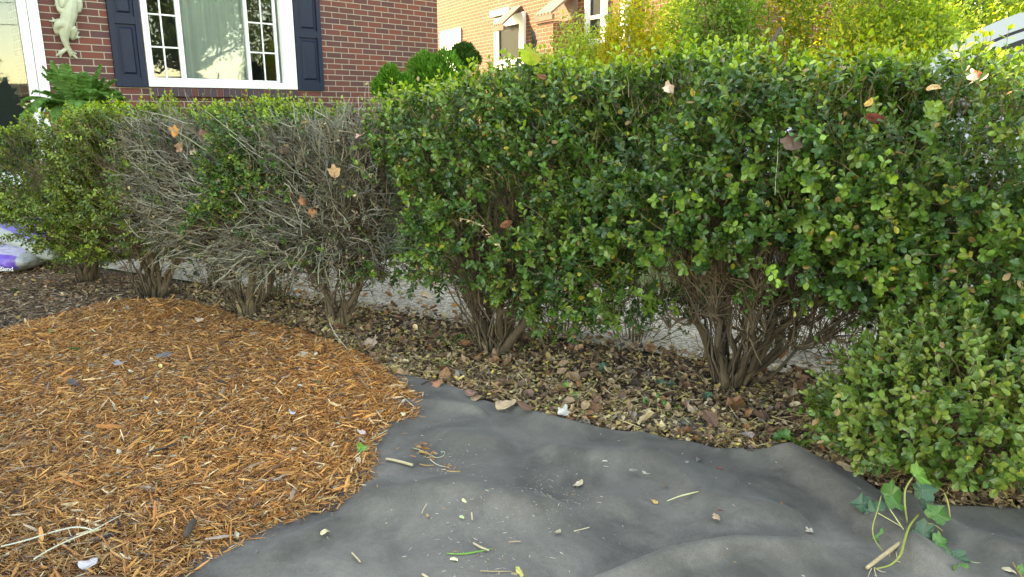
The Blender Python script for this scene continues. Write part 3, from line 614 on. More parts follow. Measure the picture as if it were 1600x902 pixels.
YG = [(.085, .155, .028), (.13, .20, .032), (.060, .120, .026), (.18, .25, .04)]
_ul = float(HU(on_front(-22, 300))[0]); _ru = (.48 - _ul) / 2
hedge_bush(135, 440, _ru, 2100, 'leafy boxwood bush at the far left end of the hedge beside the mulch bags', 7, .0195, 1.0, 11, YG, cs=_ul + _ru)
hedge_bush(240, 468, .44, 1100, 'boxwood bush with bare grey twigs on its right side, second from the left end', 9, .0195, 1.0, 12, YG, deadtw=1600)
hedge_bush(388, 498, .44, 1000, 'half dead boxwood bush with one green tuft amid grey twigs', 6, .0195, 1.0, 13, None, deadtw=1500, fatbase=.10)
hedge_bush(530, 515, .44, 800, 'almost leafless grey twiggy boxwood bush standing on a pale cut stump', 6, .0195, 1.0, 14, None, deadtw=2500, fatbase=.07)
hedge_bush(772, 555, .52, 2400, 'green boxwood bush with a thick dark clump of stems near mid hedge', 14, .0235, 1.4, 15, fatbase=.06)
hedge_bush(1140, 610, .56, 2650, 'large glossy boxwood bush with wide splayed stems right of the middle', 15, .0255, 1.25, 16, lean=.03)
T, base, rs = hedge_bush(0, 0, .74, 3000, 'dense light green boxwood bush reaching the ground at the right edge', 10, .0250, .75, 17, [(.066, .155, .030), (.094, .192, .036), (.044, .112, .030), (.150, .235, .042)], u=U_G + .15)
# its low skirt, spilling towards the fabric
n = 1050; d = nrm(RNG.normal(size=(n, 3))); d[:, 2] = np.abs(d[:, 2]) * 1.0; d = nrm(d); rr = RNG.uniform(.55, 1, n) ** .5
sk = base + np.array([0, 0, 0]) ; c0 = np.array([1.28, 1.86, .10])
ps = c0 + d * rr[:, None] * np.array([.40, .25, .34]); ok = (ps[:, 2] > .02) & (noise(ps, 9., 2) > -.6); ps = ps[ok]; d = d[ok]; n = len(ps)
sk_f = MB(); sk_b = MB()
pal = np.array([(.10, .19, .04), (.145, .235, .05), (.075, .15, .035), (.21, .28, .06)])
leafy_sprigs(sk_f, sk_b, ps, nrm(d + RNG.normal(0, .4, (n, 3)) + np.array([0, 0, .25])), RNG.uniform(.06, .11, n), np.full(n, .0245), pal[RNG.integers(0, 4, n)], 5)
ns = 26; an = RNG.uniform(0, 6.28, ns); st = base + np.array([0, 0, .10]); en = c0 + nrm(RNG.normal(size=(ns, 3)) * (1, 1, .6)) * np.array([.36, .22, .2]); en[:, 2] = np.abs(en[:, 2]) + .03
tr = np.linspace(0, 1, 6)[None, :, None]; Q = st + (en - st)[:, None, :] * tr + RNG.normal(0, .012, (ns, 6, 3)) * np.sin(tr * math.pi)
sk_b.tubes(Q, np.linspace(.005, .0018, 6)[None, :] * np.ones((ns, 1)), 4, np.tile((.17, .11, .06), (ns, 1)), caps=False)
sk_f.build('skirt_foliage', M_leaf, T); sk_b.build('skirt_branches', M_twig, T)

# ------------------------------------------------------------------ brick house on the left
def wallframe(px, py, axis_depth, vpx):
    """a vertical wall through a pixel at a depth, running towards a vanishing point: origin, along, outward normal"""
    d = ray(px, py); P = EYE + d * axis_depth; P[2] = 0
    e = np.array([(vpx - 800) / FPX, 1.03, 0]); e = nrm(e); 
    return P, e
HP, HE = wallframe(71, 100, 7.03, 1980); HN = np.array([HE[1], -HE[0], 0])
H_RZ = math.atan2(HE[1], HE[0])
def hw(px, py, off=0.):
    q = PP(px, py, HP + HN * off, HN); return float(np.dot(q - HP, HE)), float(q[2])
house = thing('brick_house', 'red brick house with a white framed window and dark navy shutters', 'house', HP, rz=H_RZ)
def wbuild(mb_, name, m_, parent=house, **k): return mb_.build(name, m_, parent, origin=(0, 0, 0), **k)
# local axes: x along wall, y into the house, z up
S = lambda px, py=50: hw(px, py)[0]
sR = S(684, 60); zb = hw(300, 137)[1]; x0, x1 = S(218.5, 0) - .0, S(458, 60); x0 = hw(222, 50)[0]; ztop = 2.75; glz = hw(300, 120)[1]
dl, dr = S(-60, 50) - .6, hw(47, 100)[0]       # glazed opening at the far left
WT = 6.35  # eave height, out of view; set so the house shades the foreground
mb = MB()
def wallpiece(a, b, c, d): mb.box((a, 0, c), (b, .25, d))
doorL = dl; doorR = hw(36, 100)[0]
wallpiece(-7.5, doorL, -.02, WT); wallpiece(doorR, x0, -.02, WT); wallpiece(x1, sR, -.02, WT); wallpiece(x0, x1, -.02, zb); wallpiece(x0, x1, ztop, WT); wallpiece(doorL, doorR, 2.6, WT); wallpiece(doorL, doorR, -.02, .35)
mb.box((sR - .25, .25, -.02), (sR, 8, WT)); mb.box((-7.5, .25, -.02), (-7.25, 8, WT)); mb.box((-7.25, 7.75, -.02), (sR - .25, 8, WT))
wbuild(mb, 'wall', M_brickA)
mb = MB(); mb.box((-7.2, 2.2, 0), (sR - .3, 2.3, 5)); mb.box((-7.2, .26, .1), (sR - .3, 2.2, .2)); mb.box((-7.2, .26, 2.9), (sR - .3, 2.2, 3.0)); mb.box((-7.24, .26, .2), (-7.2, 2.2, 2.9)); mb.box((sR - .3, .26, .2), (sR - .27, 2.2, 2.9)); mb.box(((doorR + x0) / 2, .26, .2), ((doorR + x0) / 2 + .05, 2.2, 2.9)); wbuild(mb, 'room', M_dark)
mb = MB(); yr = 4.0; ov = .45
v = [(-7.5 - ov, -ov, WT), (sR + ov, -ov, WT), (sR + ov, yr, WT + 2.6), (-7.5 - ov, yr, WT + 2.6), (sR + ov, 8 + ov, WT), (-7.5 - ov, 8 + ov, WT)]
v2 = [(a, b, c + .12) for a, b, c in v]
mb.poly(v + v2, [(0, 1, 2, 3), (3, 2, 4, 5), (6, 9, 8, 7), (9, 11, 10, 8), (0, 6, 7, 1), (5, 4, 10, 11), (1, 7, 8, 2), (2, 8, 10, 4), (0, 3, 9, 6), (3, 5, 11, 9)]); wbuild(mb, 'roof', M_roof)  # unseen roof, added to block the sun from hedge and beds
mb = MB(); mb.poly([(sR - .01, .02, WT), (sR - .01, 7.98, WT), (sR - .01, 4, WT + 2.55)], [(0, 1, 2)]); wbuild(mb, 'gable', M_brickA); mb = MB(); mb.poly([(-7.49, .02, WT), (-7.49, 7.98, WT), (-7.49, 4, WT + 2.55)], [(0, 2, 1)]); wbuild(mb, 'gable', M_brickA)
# brick rowlock sill: individual bricks on edge
mb = MB(); a0, a1 = hw(233, 140)[0], hw(462, 144)[0]; zs = hw(330, 152)[1]; nbk = 24
for k in range(nbk):
    wd = (a1 - a0) / nbk; c = np.array([(.085, .05, .058), (.065, .045, .058), (.13, .045, .04), (.075, .05, .06)][k * 7 % 4])
    mb.box((a0 + k * wd + .004, -.055, zs), (a0 + (k + 1) * wd - .004, .02, zb - .012), c)
mb.box((a0, -.045, zs + .004), (a1, .015, zb - .016), (.40, .34, .28))
wbuild(mb, 'window_sill', attrmat('sill_bricks', .85, .3, 40, .3), bevel=.003)
# window: casing, three lights, muntins
gx = [hw(232, 50)[0], hw(279.5, 50)[0], hw(288, 50)[0], hw(385.5, 50)[0], hw(394, 50)[0], hw(431, 50)[0]]
win = MB()
def frame(mb_, a, b, c, d, w1, y0, y1, wb=None):
    wb = wb or w1
    mb_.box((a, y0, c), (b, y1, c + wb)); mb_.box((a, y0, d - w1), (b, y1, d)); mb_.box((a, y0, c + wb), (a + w1, y1, d - w1)); mb_.box((b - w1, y0, c + wb), (b, y1, d - w1))
frame(win, x0, x1, zb, ztop, .05, -.035, .10); frame(win, x0 + .05, gx[5] + .09, zb + .05, ztop - .05, .022, -.012, .10)
win_o = wbuild(win, 'window', M_white, bevel=.004)
sash = MB()
for (a, b, yy) in ((gx[0], gx[1] + .012, .04), (gx[2] - .012, gx[3] + .012, .018), (gx[4] - .03, gx[5] + .012, .04)):
    frame(sash, a - .035, b + .02, glz - .05, ztop - .08, .032, yy, yy + .035)
sash.box((gx[5] + .10, -.018, zb + .05), (x1 - .05, .09, ztop - .05)); sash.box((gx[5] + .09, -.028, zb + .05), (gx[5] + .1, .09, ztop - .05), (.1, .1, .1))
wbuild(sash, 'sash', M_white, win_o, bevel=.003)
pane = MB(); pane.box((x0 + .05, .058, zb + .05), (x1 - .05, .062, ztop - .05)); wbuild(pane, 'pane', M_pane, win_o)
rows = [hw(250, 73)[1], hw(250, 22)[1]]; step = rows[1] - rows[0]; rows += [rows[1] + step, rows[1] + 2 * step]
for (a, b) in ((gx[0], gx[1]), (gx[4], gx[5])):
    mun = MB(); mid = (a + b) / 2; mun.box((mid - .008, .052, glz - .02), (mid + .008, .0575, ztop - .1))
    for z in rows: mun.box((a - .02, .0525, z - .008), (b + .01, .057, z + .008))
    wbuild(mun, 'muntin', M_white, win_o)
cur = MB(); xs = np.linspace(x0 + .06, x1 - .06, 120); 
vv = []; 
for x in xs:
    yy = .11 + .018 * math.sin(x * 70) + .012 * math.sin(x * 31 + 1); vv += [(x, yy, zb - .1), (x, yy + .01, ztop)]
fs = [(2 * i, 2 * i + 2, 2 * i + 3, 2 * i + 1) for i in range(len(xs) - 1) if gx[2] + .0 < xs[i] < gx[3] + .05]
cur.poly(vv, fs); wbuild(cur, 'curtain', M_curtain, win_o, smooth=True)
# shutters
def shutter(a, b, z0):
    s = MB(); w_ = b - a; y1, y2 = -.035, .0
    zs_ = [z0, z0 + .10, z0 + .62, z0 + .70, z0 + 1.22, z0 + 1.30, ztop + .03]
    s.box((a, y1, z0), (a + .055, y2 - .002, ztop + .03)); s.box((b - .055, y1, z0), (b, y2 - .002, ztop + .03))
    for k in (0, 2, 4): s.box((a + .055, y1, zs_[k]), (b - .055, y2 - .002, zs_[k + 1]))
    s.box((a + .055, y1, zs_[6] - .09), (b - .055, y2 - .002, zs_[6]))
    o = wbuild(s, 'shutter', M_navy, bevel=.003)
    for k, (c, d) in enumerate(((zs_[1], zs_[2]), (zs_[3], zs_[4]), (zs_[5], zs_[6] - .09))):
        q = MB(); aa, bb = a + .055, b - .055; i = .028
        v = [(aa, -.012, c), (bb, -.012, c), (bb, -.012, d), (aa, -.012, d), (aa + i, -.012, c + i), (bb - i, -.012, c + i), (bb - i, -.012, d - i), (aa + i, -.012, d - i),
             (aa + i * 1.7, -.028, c + i * 1.7), (bb - i * 1.7, -.028, c + i * 1.7), (bb - i * 1.7, -.028, d - i * 1.7), (aa + i * 1.7, -.028, d - i * 1.7)]
        q.poly(v, [(0, 1, 5, 4), (1, 2, 6, 5), (2, 3, 7, 6), (3, 0, 4, 7), (4, 5, 9, 8), (5, 6, 10, 9), (6, 7, 11, 10), (7, 4, 8, 11), (8, 9, 10, 11)])
        wbuild(q, 'panel', M_navy, o)
shutter(hw(171.5, 60)[0], hw(221, 60)[0], hw(205, 136)[1]); shutter(hw(459.5, 60)[0], hw(500.5, 60)[0], hw(485, 142)[1])
# far left: white trimmed glass
fr = MB(); cb0, cb1 = hw(36, 100)[0], hw(70, 100)[0]
fr.box((cb0 + .012, -.05, .3), ((cb0 + cb1) / 2 - .004, .03, 2.7)); fr.box(((cb0 + cb1) / 2 + .002, -.062, .3), (cb1, .03, 2.7)); fr.box((doorL, -.03, 2.55), (cb0 + .012, .10, 2.7)); fr.box((doorL, -.03, .3), (cb0 + .012, .10, .42)); fr.box((doorL - .1, -.05, .3), (doorL, .03, 2.7))
dw = wbuild(fr, 'window', M_white, bevel=.004)
fr = MB(); fr.box((doorL, -.022, .42), (cb0 + .012, -.018, 2.55)); wbuild(fr, 'pane', M_pane, dw)

# climbing lizard ornament
orn = thing('wall_ornament', 'pale green grey climbing lizard sculpture hung on the brick wall', 'wall sculpture', tuple(HP + HE * hw(102, 60)[0] + np.array([0, 0, hw(102, 60)[1]])), rz=H_RZ)
def sculpt(name, chains, mat_, parent, o_loc, frame_):
    """chains of (px,py,off,r_px): blended by voxel remesh into one continuous body"""
    mb_ = MB()
    for ch in chains:
        pts = []
        for (x, y, off, r_) in ch:
            s_, z_ = frame_(x, y, off); pts.append((s_ - o_loc[0], -off, z_ - o_loc[1]))
        pts = np.array(pts); rr_ = np.array([c[3] for c in ch]) * .0060
        tq = np.linspace(0, len(pts) - 1, (len(pts) - 1) * 5 + 1); i0 = np.minimum(tq.astype(int), len(pts) - 2); f = (tq - i0)[:, None]
        sm = pts[i0] * (1 - f) + pts[i0 + 1] * f
        for _ in range(3): sm[1:-1] = (sm[:-2] + 2 * sm[1:-1] + sm[2:]) / 4
        rs_ = rr_[i0] * (1 - f[:, 0]) + rr_[i0 + 1] * f[:, 0]
        d0 = nrm(sm[0] - sm[1]) * rs_[0]; d1 = nrm(sm[-1] - sm[-2]) * rs_[-1]
        sm = np.vstack([sm[0] + d0 * .9, sm[0] + d0 * .5, sm, sm[-1] + d1 * .5, sm[-1] + d1 * .9]); rs_ = np.concatenate([[rs_[0] * .35, rs_[0] * .8], rs_, [rs_[-1] * .8, rs_[-1] * .35]])
        mb_.tubes(sm[None], rs_[None], 10)
    o = mb_.build(name, mat_, parent, origin=(0, 0, 0), colors=False)
    rm = o.modifiers.new('remesh', 'REMESH'); rm.mode = 'VOXEL'; rm.voxel_size = .0045; rm.use_smooth_shade = True
    sm_ = o.modifiers.new('smooth', 'SMOOTH'); sm_.iterations = 3; sm_.factor = .5
    return o
O2 = hw(102, 60)
sculpt('body', [[(112, -16, .07, 8), (110, 5, .08, 11), (108, 22, .08, 12), (104, 38, .075, 10.5), (101, 50, .06, 8.5), (101, 62, .05, 6), (105, 73, .04, 4.2), (112, 83, .035, 3), (120, 91, .03, 1.8)],
    [(106, 18, .09, 7), (95, 17, .08, 5.5), (91, 8, .05, 4), (88, -2, .03, 3)], [(88, -1, .03, 2), (82, -3, .02, 1.4)], [(90, 2, .03, 2.2), (86, 8, .02, 1.3)],
    [(104, 40, .07, 8), (94, 36, .09, 8), (88, 44, .05, 5), (89, 51, .03, 4)], [(92, 33, .05, 4), (84, 33, .03, 2.2), (78, 33, .02, 1.2)], [(86, 33, .03, 2), (82, 28, .02, 1.2)],
    [(104, 46, .06, 7), (115, 44, .085, 6.5), (114, 56, .05, 5), (112, 61, .03, 3.5), (119, 58, .03, 2.6), (125, 59, .02, 1.3)], [(118, 58, .03, 2), (123, 50, .02, 1.3)], [(117, 57, .03, 2), (119, 49, .02, 1.2)],
    [(113, 3, .08, 8), (124, 4, .08, 6), (122, 16, .07, 5)], [(124, 4, .08, 5), (118, -12, .05, 4)],
    [(101, -4, .10, 8), (98, 5, .11, 6), (97, 9, .11, 4)],
    [(104, 76, .03, 3), (96, 82, .03, 3.4), (88, 87, .02, 1.4)], [(97, 81, .03, 2.6), (91, 79, .02, 1.2)], [(96, 83, .03, 2.4), (94, 90, .02, 1.2)], [(112, 82, .03, 2.6), (119, 84, .02, 1.4)], [(108, 80, .03, 3), (110, 88, .02, 1.6)]], M_stone, orn, O2, hw)
sp = MB()
for k in range(26):      # ridge of small spines
    t_ = k / 25; X = np.interp(t_, [0, .3, .55, .75, .9, 1], [119, 113, 104, 101.5, 105, 112]); Y = np.interp(t_, [0, .3, .55, .75, .9, 1], [-6, 20, 44, 60, 73, 84]); r_ = np.interp(t_, [0, .6, 1], [11, 9, 3]) * .006
    s_, z_ = hw(X, Y); c = np.array([s_ - O2[0], -.045 - r_, z_ - O2[1]]); h = .009
    sp.poly([c + (-h, .01, -h * .8), c + (h, .01, -h * .8), c + (h, .01, h * .8), c + (-h, .01, h * .8), c + (0, -.012, .004)], [(0, 1, 4), (1, 2, 4), (2, 3, 4), (3, 0, 4), (0, 3, 2, 1)])
sp.build('spine_ridge', M_stone, orn, origin=(0, 0, 0))

# ------------------------------------------------------------------ potted fern
fb = PY(124, 158, 6.05); fb_g = fb.copy(); fb_g[2] = 0
fern = thing('potted_fern', 'lush green fern in a tall urn in front of the brick wall', 'potted fern', fb_g)
mb = MB(); prof = [(.17, 0), (.17, .05), (.09, .09), (.07, .3), (.06, .5), (.10, .58), (.19, .74), (.23, .92), (.25, .95), (.25, .985), (.22, .985), (.20, .93)]
ns_ = 24; aa = np.arange(ns_) * 2 * math.pi / ns_; vv = [(r_ * math.cos(a), r_ * math.sin(a), z) for r_, z in prof for a in aa]
fs = [(k * ns_ + j, k * ns_ + (j + 1) % ns_, (k + 1) * ns_ + (j + 1) % ns_, (k + 1) * ns_ + j) for k in range(len(prof) - 1) for j in range(ns_)] + [tuple(range(ns_))[::-1], tuple((len(prof) - 1) * ns_ + j for j in range(ns_))]
mb.poly(vv, fs); mb.build('urn', simple('terracotta', (.30, .12, .07), .8, .2, 12, .2), fern, origin=(0, 0, 0), smooth=True)
def fronds(nf, c, lmin, lmax, up, rs, col):
    f_ = MB(); s_ = MB()
    for k in range(nf):
        a = rs.uniform(0, 6.28); L_ = rs.uniform(lmin, lmax); e = rs.uniform(*up); K = 22; t_ = np.linspace(0, 1, K)
        dr_ = np.array([math.cos(a), math.sin(a), 0]); rad_ = L_ * (np.sin(t_ * 1.5) / 1.0) * math.cos(e) + .02; hh = L_ * (math.sin(e) * t_ * 1.25 - .75 * t_ ** 2.3 * (1.1 - .5 * math.sin(e)))
        P = c + dr_ * rad_[:, None] + np.array([0, 0, 1.]) * hh[:, None]; s_.tubes(P[None], np.linspace(.0025, .0008, K)[None], 4, (.12, .16, .04), caps=False)
        T_ = np.gradient(P, axis=0); T_ = nrm(T_); sd = nrm(np.cross(T_, (0, 0, 1.))); up_ = np.cross(sd, T_)
        for s in (-1, 1):
            for o_ in (0, .5):
                i = np.arange(2, K - 1); Pi = P[i] * (1 - o_) + P[i + 1] * o_ ; ln = .062 * np.sin(np.clip((i + o_) / K, 0, 1) ** .7 * math.pi) ** .8 + .008
                X = nrm(sd[i] * s + T_[i] * .45 - up_[i] * .25 + rs.normal(0, .1, (len(i), 3))); Z = nrm(up_[i] + rs.normal(0, .2, (len(i), 3))); Y = nrm(np.cross(Z, X)); Z = np.cross(X, Y)
                f_.inst(BL_TV, BL_FS, np.stack([X * ln[:, None], Y * .026, Z * ln[:, None]], 1), Pi, np.tile(col, (len(i), 1)) * rs.uniform(.7, 1.35, (len(i), 1)))
    return f_, s_
rs = np.random.default_rng(3)
f_, s_ = fronds(95, fb_g + (0, 0, 1.0), .24, .50, (.25, 1.3), rs, (.13, .30, .09))
f_.build('fronds', M_shrub, fern); s_.build('stalks', M_twig, fern)

# ------------------------------------------------------------------ leafy crowns for shrubs and trees
def crown_leaves(mb_, c, rad, n, size, cols, rs, thr=-.4, freq=3., shell=.45, asp=1.0):
    d = nrm(rs.normal(size=(n * 2, 3))); r_ = rs.uniform(shell, 1, n * 2) ** .6
    bump = 1 + .16 * noise(d * 2.2 + c, 1.6, int(rs.integers(0, 9))) + .07 * noise(d * 7, 1.5, 3)
    p_ = c + d * (r_ * bump)[:, None] * np.array(rad); ok = noise(p_, freq, int(rs.integers(0, 9))) > thr; p_ = p_[ok][:n]; d = d[ok][:n]; n = len(p_)
    X = nrm(d * .7 + rs.normal(0, .8, (n, 3)) + np.array([0, 0, -.1])); Z = nrm(d + rs.normal(0, .6, (n, 3)) + np.array([0, 0, .6])); Y = nrm(np.cross(Z, X)); Z = np.cross(X, Y)
    s = (size * rs.uniform(.6, 1.3, n))[:, None]; cols = np.array(cols)
    cl = noise(p_, 2.2, 6); ci = np.clip(((cl + 1.2) / 2.4 * len(cols) + rs.normal(0, .9, n)).astype(int), 0, len(cols) - 1)
    tv = [(0, 0, 0), (.45, -.26, .06), (1, 0, -.05), (.45, .26, .06)]
    mb_.inst(tv, [(0, 1, 2), (0, 2, 3)], np.stack([X * s, Y * s * asp, Z * s], 1), p_, cols[ci] * rs.uniform(.75, 1.3, (n, 1)))
    return p_
def shrub(px, Y, top_py, halfw_px, label, cols, n, seed, size=.05, cat='shrub', z0=.15, stems=14, name='shrub', group='tall shrubs beyond the drive', lobes=4, asp=1., thr=-.45):
    rs = np.random.default_rng(seed); b = PY(px, 300, Y); b[2] = 0; top = PY(px, top_py, Y)[2]; hw_ = halfw_px / FPX * Y
    T = thing(name, label, cat, b, group); f_ = MB(); pts = []
    for k in range(lobes):
        a = rs.uniform(0, 6.28); off = np.array([math.cos(a) * hw_ * .42, math.sin(a) * hw_ * .35, 0]) if lobes > 1 else np.zeros(3)
        hh = top * rs.uniform(.8, 1.) if k else top
        pts.append(crown_leaves(f_, b + off + (0, 0, (hh + z0) / 2), (hw_ * (.72 if lobes > 1 else 1), hw_ * (.62 if lobes > 1 else 1), (hh - z0) / 2), n // lobes, size, cols, rs, thr, 3.2, asp=asp))
    pts = np.concatenate(pts)
    tips = pts[rs.integers(0, len(pts), stems * 6)]; P, rd = limbs(b, tips, .012 * max(1, top / 2), seed, K=6, wig=.04)
    s_ = MB(); s_.tubes(P, rd * .7, 4, np.tile((.13, .09, .06), (len(P), 1)) * rs.uniform(.6, 1.5, (len(P), 1)), caps=False); s_.build('stems', M_bark, T)
    f_.build('foliage', M_shrub, T); return T
YEL = [(.18, .28, .04), (.32, .40, .05), (.50, .48, .06), (.60, .46, .05), (.26, .34, .05)]
GRN = [(.08, .17, .03), (.15, .27, .05), (.24, .36, .07), (.16, .26, .05)]
YGN = [(.20, .32, .06), (.32, .44, .08), (.44, .50, .10), (.22, .34, .07)]
shrub(890, 8.6, 16, 85, 'loose pale green shrub in front of the sunlit brick house', YGN, 9000, 21, .045, lobes=3, thr=-.15)
shrub(1010, 8.0, -30, 85, 'yellow green shrub covering the near end of the sunlit brick house', YEL, 11000, 22, .05)
shrub(1045, 9.0, -60, 60, 'airy yellow green shrub hiding the near corner of the sunlit house', YGN, 9000, 30, .05)
shrub(1110, 7.4, -90, 80, 'tall dense green shrub left of the orange tinged one', GRN, 12000, 23, .05)
shrub(1225, 7.9, -110, 80, 'tall green and rusty shrub behind the middle of the hedge', [(.12, .22, .03), (.24, .32, .05), (.46, .33, .05), (.16, .26, .05)], 12000, 24, .05)
shrub(1330, 7.0, -60, 80, 'golden yellow shrub with orange tinged leaves', YEL, 13000, 25, .05)
shrub(1430, 7.2, -50, 80, 'bright light green shrub just left of the parked car roof', YGN, 12000, 26, .055)
shrub(1590, 8.6, -60, 120, 'sparse yellowish shrub above the car windscreen with sky showing through', YGN, 14000, 27, .055, thr=-.4)
shrub(960, 6.2, 95, 75, 'low bright green shrub seen just over the hedge top', YGN, 6000, 28, .04, lobes=3)
shrub(800, 7.6, 82, 50, 'low yellow green shrub below the basement window', YGN, 3500, 29, .04, lobes=2)
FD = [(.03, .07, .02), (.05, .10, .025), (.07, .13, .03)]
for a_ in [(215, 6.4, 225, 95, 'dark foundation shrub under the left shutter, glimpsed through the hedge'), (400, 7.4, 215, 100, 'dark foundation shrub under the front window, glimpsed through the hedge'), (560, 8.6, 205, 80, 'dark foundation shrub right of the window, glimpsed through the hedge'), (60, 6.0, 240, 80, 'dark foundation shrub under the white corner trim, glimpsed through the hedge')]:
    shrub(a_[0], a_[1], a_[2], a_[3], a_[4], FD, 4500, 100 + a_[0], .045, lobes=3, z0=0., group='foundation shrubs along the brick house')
for a_ in [(760, 6.2, 118, 80, 'low green shrub on the lawn behind the dark stem clump'), (960, 6.0, 135, 90, 'low green shrub on the lawn left of the splayed stems'), (1180, 5.6, 125, 95, 'low green shrub on the lawn behind the splayed stems')]:
    shrub(a_[0], a_[1], a_[2], a_[3], a_[4], GRN, 4500, 100 + a_[0], .04, lobes=3, z0=0., group='low shrubs on the lawn')
for k_, (a_, b_, lab_) in enumerate([(1480, 13., 'broad tree far behind the light green shrub at the right'), (1640, 12., 'tree far behind the parked car at the right edge'), (1300, 14., 'tall tree far behind the golden yellow shrub')]):
    shrub(a_, b_, -120, 170, lab_, [(.10, .19, .04), (.18, .28, .06), (.30, .36, .08), (.15, .24, .05)], 15000, 200 + k_, .085, cat='tree', name='far_tree', z0=.8, stems=6, group='far trees at the right', thr=-.7)
# fine evergreens at the house corner
def arbor(px, Y, top_py, hw_px, seed, label, cols, n):
    rs = np.random.default_rng(seed); b = PY(px, 200, Y); b[2] = 0; top = PY(px, top_py, Y)[2]; r_ = hw_px / FPX * Y
    T = thing('evergreen_shrub', label, 'evergreen shrub', b, 'evergreens at the house corner'); f_ = MB()
    cc_ = b + (0, 0, top - r_); 
    subs = [(cc_ + np.array([rs.normal(0, .4), rs.normal(0, .4), rs.uniform(-.6, .35)]) * r_, (r_ * .55, r_ * .55, r_ * rs.uniform(.55, .85)), n // 6) for _ in range(6)]
    for (cen, rd3, m_) in (*subs, (cc_ - (0, 0, r_ * .3), (r_ * .8, r_ * .8, r_ * .8), n // 2), (b + (0, 0, top * .45), (r_ * .95, r_ * .95, top * .43), n // 2)):
        d = nrm(rs.normal(size=(m_, 3))); lump = 1 + .12 * noise(d * 3.1 + px, 1.8, 2) + .13 * noise(d * 11, 2, 5); p_ = cen + d * (rs.uniform(.6, 1, m_) ** .5 * lump)[:, None] * np.array(rd3) * .9
        X = nrm(d * .8 + rs.normal(0, .35, (m_, 3)) + (0, 0, .75)); Y = nrm(np.cross(X, rs.normal(size=(m_, 3)))); Z = np.cross(X, Y); sz = rs.uniform(.03, .06, m_)[:, None]
        f_.inst([(0, 0, 0), (.4, -.16, .02), (1, 0, -.04), (.4, .16, .02)], [(0, 1, 2), (0, 2, 3)], np.stack([X * sz, Y * sz, Z * sz], 1), p_, np.array(cols)[np.clip((rs.uniform(0, 1, m_) * .6 + lump - 1.0 + .1) * len(cols), 0, len(cols) - 1).astype(int)] * rs.uniform(.6, 1.3, (m_, 1)))
    s_ = MB(); tips = b + nrm(rs.normal(size=(30, 3)) * (1, 1, .5)) * (r_ * .7, r_ * .7, .2) + np.stack([np.zeros(30), np.zeros(30), rs.uniform(.3, top * .85, 30)], 1)
    P, rd = limbs(b, tips, .012, seed, K=5, wig=.01); s_.tubes(P, rd, 4, (.12, .08, .05), caps=False); s_.build('stems', M_bark, T); f_.build('foliage', M_ever, T)
EVG = [(.05, .17, .02), (.08, .25, .03), (.12, .32, .045)]
arbor(676, 7.2, 66, 50, 31, 'round vivid green evergreen at the right corner of the brick house', EVG, 16000)
arbor(622, 6.9, 106, 24, 32, 'small low evergreen left of the round vivid one', EVG, 9000)
arbor(729, 8.0, 68, 17, 33, 'narrow dark evergreen before the white basement window', [(.025, .08, .015), (.04, .11, .02)], 4500)

# ------------------------------------------------------------------ sunlit brick house on the right
BP, BE = wallframe(735, 75, 16.4, 166); BE = -BE; BN = np.array([BE[1], -BE[0], 0]); BN = BN if BN[0] < 0 else -BN; B_RZ = math.atan2(BE[1], BE[0])
def bw(px, py, off=0.):
    q = PP(px, py, BP + BN * off, BN); return float(np.dot(q - BP, BE)), float(q[2])
print('B wall', BP, BE, BN, 'H', HP, HE, HN)
sgn = -1.0   # local -y is outward
bh = thing('brick_house', 'sunlit orange brick house with shake awnings, seen over the hedge top', 'house', BP, rz=B_RZ)
e1 = bw(1075, 20)[0]; l1 = bw(640, 20)[0] - 1.5
mb = MB(); wz = 6.5
gb = [bw(689, 60), bw(721, 60), bw(700, 47)]; w1 = [bw(777, 50), bw(812, 50), bw(790, 26)]; w2 = [bw(919, 10), bw(948, 10)]
mb.box((l1, 0, -.02), (e1, 6, wz)); wbuild(mb, 'wall', M_brickB, bh)
mb = MB(); v = [(l1 - .4, -.4, wz), (e1 + .4, -.4, wz), (e1 + .4, 3, wz + 2), (l1 - .4, 3, wz + 2), (e1 + .4, 6.4, wz), (l1 - .4, 6.4, wz)]; v2 = [(a, b, c + .15) for a, b, c in v]
mb.poly(v + v2, [(0, 1, 2, 3), (3, 2, 4, 5), (6, 9, 8, 7), (9, 11, 10, 8), (0, 6, 7, 1), (5, 4, 10, 11), (1, 7, 8, 2), (2, 8, 10, 4), (0, 3, 9, 6), (3, 5, 11, 9)]); wbuild(mb, 'roof', M_roof, bh)
# white basement window with small lights
mb = MB(); a, b = gb[0][0], gb[1][0]; zt_ = bw(700, 48)[1]; zb_ = zt_ - 1.0; mb.box((a, -.03, zb_), (b, .0, zt_)); wb_ = wbuild(mb, 'window', M_white, bh, bevel=.005)
M_frost = simple('frosted_glass', (.34, .40, .36), .2, .5, 30)
for k in range(6):
    c = a + (b - a) * (.22 + .27 * (k % 3)); h_ = .36 * (k // 3); mb = MB(); mb.box((c - .10, -.036, zt_ - .34 - h_), (c + .09, -.031, zt_ - .1 - h_)); wbuild(mb, 'pane', M_frost, wb_)
def bwin(pa, pb, ptop, zbot, fw, bars):
    a, b = bw(*pa)[0], bw(*pb)[0]; zt = bw(*ptop)[1]; m_ = MB(); frame(m_, a, b, zbot, zt, fw, -.05, -.001)
    for z in bars: m_.box((a + fw, -.045, z - .03), (b - fw, -.001, z + .03))
    o = wbuild(m_, 'window', M_white, bh, bevel=.004); q = MB(); q.box((a + fw, -.02, zbot + fw), (b - fw, -.003, zt - fw)); wbuild(q, 'pane', glassmat('dark_glass', (.045, .05, .045), .5, .05), o)
bwin((775, 50), (822, 50), (790, 26), bw(780, 110)[1], .20, [])
